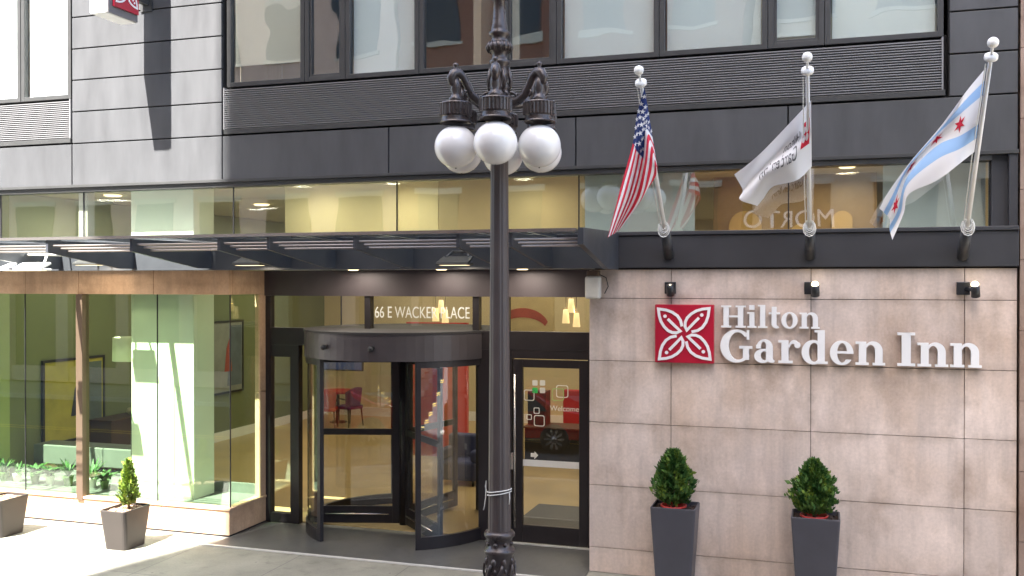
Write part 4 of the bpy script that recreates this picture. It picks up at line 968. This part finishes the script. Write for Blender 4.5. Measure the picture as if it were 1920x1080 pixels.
t = thing('sideboard', 'dark wooden sideboard with small ornaments below the green wall picture', 'sideboard', (-14.2, 4.6, .02))
g = MB(); g.box(-14.45, -13.9, 3.2, 6.6, .15, 1.15); g.build('body', M_WOOD, t, bevel=.01)
g = MB(); g.box(-14.47, -13.87, 3.18, 6.62, 1.152, 1.19); g.build('top', M_WOOD, t)
for y in (3.4, 6.4):
    g = MB(); g.box(-14.4, -13.95, y-.04, y+.04, .02, .149); g.build('leg', M_BLACK, t)
t = tag(MB().lathe([(.10, 1.19), (.16, 1.24), (.13, 1.32), (.05, 1.36), (.05, 1.42), (.03, 1.42)], (-14.15, 4.2, 0), 20).build('vase', mat('cream_glaze', (.5, .45, .3), .3), None, origin=(-14.15, 4.2, 1.19)), 'cream vase on the dark sideboard by the green wall', 'vase')

def chair(loc, rz, lab, fab, grp=None):
    t = thing('dining_chair', lab, 'chair', (0, 0, 0), grp)
    g = MB(); g.box(-.28, .28, -.27, .27, .50, .60); g.build('seat', fab, t, bevel=.03)
    g = MB(); pts = [(.27*math.cos(R(a)), .10+.20*math.sin(R(a))) for a in range(10, 171, 16)]
    for i in range(len(pts)-1):
        (a, b), (c, d) = pts[i], pts[i+1]; h1 = .98+.14*math.sin(PI*i/(len(pts)-1)); h2 = .98+.14*math.sin(PI*(i+1)/(len(pts)-1))
        g.add([(a, b, .60), (c, d, .60), (c*1.15, d*1.2, h2), (a*1.15, b*1.2, h1), (a*.8, b*.8, .60), (c*.8, d*.8, .60), (c*.97, d*1.02, h2), (a*.97, b*1.02, h1)], [(0, 1, 2, 3), (5, 4, 7, 6), (3, 2, 6, 7), (0, 3, 7, 4), (1, 5, 6, 2), (0, 4, 5, 1)], 0, False)
    g.build('backrest', fab, t)
    for sx_ in (-1, 1):
        g = MB(); g.tube([(sx_*.28, .12, .78), (sx_*.30, -.05, .80), (sx_*.29, -.24, .77), (sx_*.27, -.25, .5)], .022, 8); g.build('arm', M_WOOD, t)
        for sy in (-1, 1):
            g = MB(); g.tube([(sx_*.24, sy*.22, .52), (sx_*.27, sy*.27, .02)], [.026, .016], 8); g.build('leg', M_WOOD, t)
    t.location = loc; t.rotation_euler = (0, 0, rz)
    return t
pc = at(655, 790, 11.2)
chair((pc.x, 11.2, 0), R(-110), 'purple armchair with dark legs right of the lobby table', M_PURP)
pc = at(612, 790, 10.6)
chair((pc.x, 10.6, 0), R(200), 'red armchair with its back to the revolving door', M_REDF)
pt = at(628, 780, 11.5)
t = thing('round_table', 'small round table with red top between the lobby armchairs', 'table', (pt.x, 11.7, .02))
g = MB(); g.lathe([(.001, .88), (.55, .88), (.56, .90), (.55, .93), (.001, .93)], (pt.x, 11.7, 0), 32, smooth=False); g.build('tabletop', M_REDF, t)
g = MB(); g.tube([(pt.x, 11.7, .05), (pt.x, 11.7, .88)], .04, 10); g.lathe([(.25, .02), (.25, .05), (.04, .08)], (pt.x, 11.7, 0), 20); g.build('pedestal', M_BLACK, t)
pa = at(868, 850, 5.0)
t = thing('armchair', 'low navy blue armchair seen beside the revolving door', 'armchair', (pa.x, 5, .02))
g = MB(); g.box(pa.x-.4, pa.x+.4, 4.6, 5.4, .12, .5); g.build('seat', M_NAVY, t, bevel=.06, seg=3)
g = MB(); g.box(pa.x-.4, pa.x+.4, 5.2, 5.45, .5, .95); g.box(pa.x-.42, pa.x-.28, 4.62, 5.2, .5, .72); g.box(pa.x+.28, pa.x+.42, 4.62, 5.2, .5, .72); g.build('backrest', M_NAVY, t, bevel=.05, seg=3)
for qx in (-.33, .33):
    for qy in (4.68, 5.36):
        g = MB(); g.tube([(pa.x+qx, qy, .02), (pa.x+qx, qy, .13)], .02, 8); g.build('leg', M_BLACK, t)
ca_, cb_ = at(983, 862, 7.2), at(1100, 800, 7.2)
t = thing('dark_stand_in_block', 'low black block added behind the glass door, standing in for the reflected dark car', 'dark block', ((ca_.x+cb_.x)/2, 7.2, .02))  # dark block added to darken the door glass where the car is reflected
g = MB(); g.box(ca_.x, cb_.x, 7.2, 7.9, .02, .82); g.build('body', M_BLACK, t, bevel=.02)
g = MB(); g.box(ca_.x-.03, cb_.x+.03, 7.16, 7.94, .822, .86); g.build('top', M_WOOD, t, bevel=.01)
cc_ = at(1022, 735, 7.4); g = MB(); g.box(ca_.x, cc_.x, 7.45, 7.85, .862, cc_.z); g.build('upper_dark_block', M_BLACK, t, bevel=.01)
pa = at(1078, 800, 9)
t = thing('armchair', 'red armchair shape added behind the black block, standing in for the reflected red car', 'armchair', (pa.x, 9, .02))  # red shape added for the red of the car reflected in the door
g = MB(); g.box(pa.x-.38, pa.x+.42, 8.6, 9.4, .15, .55); g.build('seat', M_REDF, t, bevel=.06, seg=3)
g = MB(); g.box(pa.x-.38, pa.x+.42, 9.3, 9.5, .5, 1.45); g.build('backrest', M_REDF, t, bevel=.05, seg=3)
for qx in (-.35, .35):
    for qy in (8.7, 9.3):
        g = MB(); g.tube([(pa.x+qx, qy, .02), (pa.x+qx, qy, .16)], .02, 8); g.build('leg', M_BLACK, t)
pa = at(640, 686, 9.0)
t = thing('television', 'wide dark television hanging above the lobby chairs', 'television', (pa.x, 9, pa.z))
g = MB(); g.box(pa.x-.62, pa.x+.62, 8.97, 9.03, pa.z-.12, pa.z+.58); g.build('bezel', M_BLACK, t, bevel=.01)
g = MB(); g.box(pa.x-.59, pa.x+.59, 8.962, 8.969, pa.z-.09, pa.z+.55); g.build('screen', mat('screen', (.03, .04, .08), .15, emit=(.10, .14, .3), estr=.04), t)
g = MB(); g.tube([(pa.x, 9, pa.z+.58), (pa.x, 9, 5.7)], .02, 8); g.build('ceiling_pole', M_BLACK, t)
# red wall panel, abstract painting
pr0 = at(818, 720, 7.5)
g = MB(); g.box(pr0.x-.75, pr0.x+.75, 7.5, 7.62, .02, 3.1); tag(g.build('partition', mat('red_laminate', (.55, .035, .02), .35), None, origin=(pr0.x, 7.5, .02)), 'freestanding bright red partition panel inside the lobby', 'partition')
pp = at(985, 592, 4.2)
t = thing('painting', 'abstract red and yellow painting seen through the transom over the glass door', 'painting', (pp.x, 4.2, pp.z))
g = MB(); g.box(pp.x-.62, pp.x+.55, 4.2, 4.25, pp.z-.75, pp.z+.9); g.build('canvas', mat('art_sand', (.62, .50, .27), .7, vary=.12), t)
g = MB(); g.prism([(pp.x-.05+x_, 4.197, pp.z+z_) for x_, z_ in [(p_[0], p_[1]*.8) for p_ in arc(0, -.30, .52, .48, 170, 20, 16)]+[(p_[0], p_[1]*.8) for p_ in arc(0, -.34, .46, .30, 20, 170, 16)]], (0, .002, 0)); g.build('red_stroke', mat('art_rose', (.45, .10, .07), .7, vary=.3), t)
g = MB(); g.box(pp.x-.3, pp.x-.28, 4.21, 4.23, pp.z+.9, 5.7); g.box(pp.x+.3, pp.x+.32, 4.21, 4.23, pp.z+.9, 5.7); g.build('wire', M_BLACK, t)
def pendant(px, py, y, lab):
    p = at(px, py, y)
    t = thing('pendant_lamp', lab, 'pendant lamp', (p.x, y, p.z), 'glowing pendant lamps in the lobby')
    g = MB(); g.lathe([(.066, -.12), (.042, .12), (.038, .12), (.062, -.12)], (p.x, y, p.z), 20); g.build('lamp_shade', mat('glowing_shade', (1, .85, .6), .6, emit=(1, .70, .32), estr=.13), t)
    g = MB(); g.tube([(p.x, y, p.z+.12), (p.x, y, 5.7)], .006, 6); g.build('flex', M_BLACK, t)
    lamp_light('pendant_lamp_bulb', (p.x, y, p.z), 1.2, (1, .7, .35), .05, 'POINT')
for px, py, lab in ((827, 575, 'upper glowing pendant lamp behind the street number lettering'), (817, 590, 'left glowing pendant lamp behind the street number lettering'), (835, 593, 'right glowing pendant lamp behind the street number lettering')): pendant(px, py, 3.4, lab)
for px, py, lab in ((1071, 573, 'upper pendant lamp of the cluster over the glass door'), (1061, 593, 'left pendant lamp of the cluster over the glass door'), (1081, 600, 'right pendant lamp of the cluster over the glass door')): pendant(px, py, 3.0, lab)

# ---------------------------------------------------------------- the street behind the camera (seen in the glass and casting the shade)
BRICK = bpy.data.materials.new('brick_wall'); BRICK.use_nodes = True
_n = BRICK.node_tree.nodes; _l = BRICK.node_tree.links
_tc = _n.new('ShaderNodeTexCoord'); _mp = _n.new('ShaderNodeMapping'); _mp.inputs['Rotation'].default_value = (R(90), 0, 0); _br = _n.new('ShaderNodeTexBrick')
_l.new(_tc.outputs['Object'], _mp.inputs[0]); _l.new(_mp.outputs[0], _br.inputs[0])
_br.inputs['Scale'].default_value = 3; _br.inputs['Color1'].default_value = (.22, .085, .05, 1); _br.inputs['Color2'].default_value = (.17, .065, .04, 1); _br.inputs['Mortar'].default_value = (.2, .14, .1, 1)
_l.new(_br.outputs[0], _n['Principled BSDF'].inputs['Base Color']); _n['Principled BSDF'].inputs['Roughness'].default_value = .9
def block(x0, x1, y1, h, lab, wallm, winw=1.5, winh=2.0, sx_=2.9, sz_=3.6, base=4.2, basem=None, name='office_building'):
    t = thing(name, lab, 'building', ((x0+x1)/2, y1, 0))
    g = MB(); g.box(x0, x1, y1-12, y1, base, h); g.box(x0-.2, x1+.2, y1-12.2, y1+.25, h, h+.7); g.box(x0, x1, y1-.001, y1+.12, base-.25, base+.15); g.build('wall', wallm, t)
    g = MB(); g.box(x0, x1, y1-12, y1-.35, 0, base-.26); g.build('ground_floor', M_BLACK, t)
    g = MB()
    nx = int((x1-x0)/sx_); 
    for i in range(nx+1): xx = x0+(x1-x0)*i/nx; g.box(max(x0, xx-.3), min(x1, xx+.3), y1-.34, y1-.02, 0, base-.26)
    g.box(x0, x1, y1-.34, y1-.1, 0, .6); g.build('pier', basem or wallm, t)
    g = MB(); nz = int((h-base)/sz_); gg = MB(); k = 0
    for i in range(nx):
        for j in range(nz):
            if k >= 95: break
            k += 1; cx_ = x0+(x1-x0)*(i+.5)/nx; cz = base+.9+j*sz_+winh/2
            g.box(cx_-winw/2-.12, cx_+winw/2+.12, y1+.002, y1+.08, cz-winh/2-.14, cz-winh/2); g.box(cx_-winw/2-.1, cx_+winw/2+.1, y1+.002, y1+.05, cz+winh/2, cz+winh/2+.2)
            gg.box(cx_-winw/2, cx_+winw/2, y1+.003, y1+.03, cz-winh/2, cz+winh/2)
    g.build('window_trim', mat('limestone_trim', (.42, .38, .30), .8), t); gg.build('window_row', mat('dark_window', (.03, .035, .04), .35, spec=.3), t)
    return t
block(-14.27, -2.5, -18, 44, 'tall brown brick building across the street', BRICK)
block(-44, -14.6, -18.4, 26, 'pale pink stone building across the street to the left', mat('pale_stone', (.50, .36, .28), .85, vary=.1), name='shop_building', winw=1.8)
sb = block(-2.2, 22, -18.4, 15, 'low tan stone building across the street to the right', mat('tan_stone', (.40, .33, .24), .85, vary=.1), name='shop_building', winw=1.8)
text_mesh('lettering', "MORTON'S", .78, (.35, -18.15, 5.74), M_LET, sb, .04, rot=(PI/2, 0, PI))
NB = thing('neighbouring_building', 'strip of weathered brown stone building at the right edge of the photo', 'building', (3.5, .05, 0))
g = MB()
zz = -.0
for k in range(14): g.box(2.262, 9, -.04, .3, k*.86+.004, (k+1)*.86-.004)
g.build('stone_wall', stone_mat('brown_stone', (.34, .25, .20), (.25, .15, .10)), NB)
g = MB(); g.box(2.262, 9, .301, 12, 0, 12); g.build('rear_wall', mat('plain_render', (.3, .26, .22), .9), NB)
g = MB(); g.box(XL-.2, XR, 13.41, 13.7, 0, 11.4); g.box(XL, XR, .301, 13.4, 11.2, 11.4); g.box(XL-.3, XL-.01, .0, 13.4, 0, 11.4); g.box(2.246, 2.256, .301, 13.4, 0, 11.2); g.build('rear_shell', M_PANEL, B)
# parked red car (reflected in the glass door)
def car(x, y, lab):
    t = thing('parked_car', lab, 'car', (x, y, -.15)); z0 = -.15
    M_CAR = mat('red_car_paint', (.45, .012, .012), .25, coat=.8, spec=.5)
    prof = [(-2.35, .35), (-2.38, .70), (-2.25, .92), (-1.55, 1.02), (-.75, 1.46), (.75, 1.52), (1.55, 1.10), (2.15, 1.02), (2.32, .75), (2.32, .35)]
    g = MB(); W = .92; loops = []
    for s_, k in ((-1, .0), (-.97, .6), (-.80, 1), (.80, 1), (.97, .6), (1, 0)):
        lp = []
        for px_, pz in prof:
            top = max(0, pz-.85); shr = (1 if pz < .95 else 1-.22*min(1, (pz-.95)/.5)); f2 = 1-.04*(1-k)
            lp.append((x+px_*f2, y+s_*W*shr, z0+(pz if k == 1 or pz < .4 else pz-.035*(1-k))))
        loops.append(lp)
    n = len(prof); vs = [v for l in loops for v in l]
    fs = [(a*n+i, a*n+(i+1) % n, (a+1)*n+(i+1) % n, (a+1)*n+i) for a in range(5) for i in range(n)]+[tuple(range(n)), tuple(5*n+i for i in range(n))[::-1]]
    g.add(vs, fs); g.build('body', M_CAR, t, bevel=.03)
    for sg in (-1, 1):
        g = MB(); yb = y+sg*W
        g.prism([(x-1.35, yb*1+sg*.005, z0+1.0), (x-.78, yb-sg*.18, z0+1.37), (x-.02, yb-sg*.19, z0+1.40), (x-.02, yb+sg*.005, z0+1.0)], (0, -sg*.01, 0))
        g.prism([(x+.05, yb+sg*.005, z0+1.0), (x+.05, yb-sg*.19, z0+1.40), (x+.74, yb-sg*.18, z0+1.42), (x+1.3, yb+sg*.005, z0+1.03)], (0, -sg*.01, 0)); g.build('side_window', mat('dark_window', (.03, .035, .04), .12), t)
        for wx in (-1.45, 1.45):
            c = Vector((x+wx, yb-sg*.09, z0+.36)); g = MB(); ax = Vector((0, sg, 0))
            g.tube([c-ax*.12, c-ax*.10, c+ax*.11, c+ax*.125], [.33, .36, .36, .33], 36); tw = g.build('wheel', M_BLACK, t)
            g = MB(); c2 = c+ax*.128
            for k in range(10):
                a = k*PI/5; d = Vector((math.cos(a), 0, math.sin(a))); e = Vector((-math.sin(a), 0, math.cos(a)))
                g.prism([c2+d*.05+e*.02, c2+d*.25+e*.03, c2+d*.25-e*.03, c2+d*.05-e*.02], ax*.015)
            g.tube([c2, c2+ax*.022], .06, 16); g.build('rim', M_STEEL, tw)
            g = MB()
    g = MB(); g.box(x+2.24, x+2.36, y-.8, y-.45, z0+.68, z0+.82); g.build('headlight', M_GLOBE, t, bevel=.02)
    g = MB(); g.box(x+2.24, x+2.36, y+.45, y+.8, z0+.68, z0+.82); g.build('headlight', M_GLOBE, t, bevel=.02)
car(-7.7, -8.3, 'red saloon car parked at the kerb, reflected in the glass door')
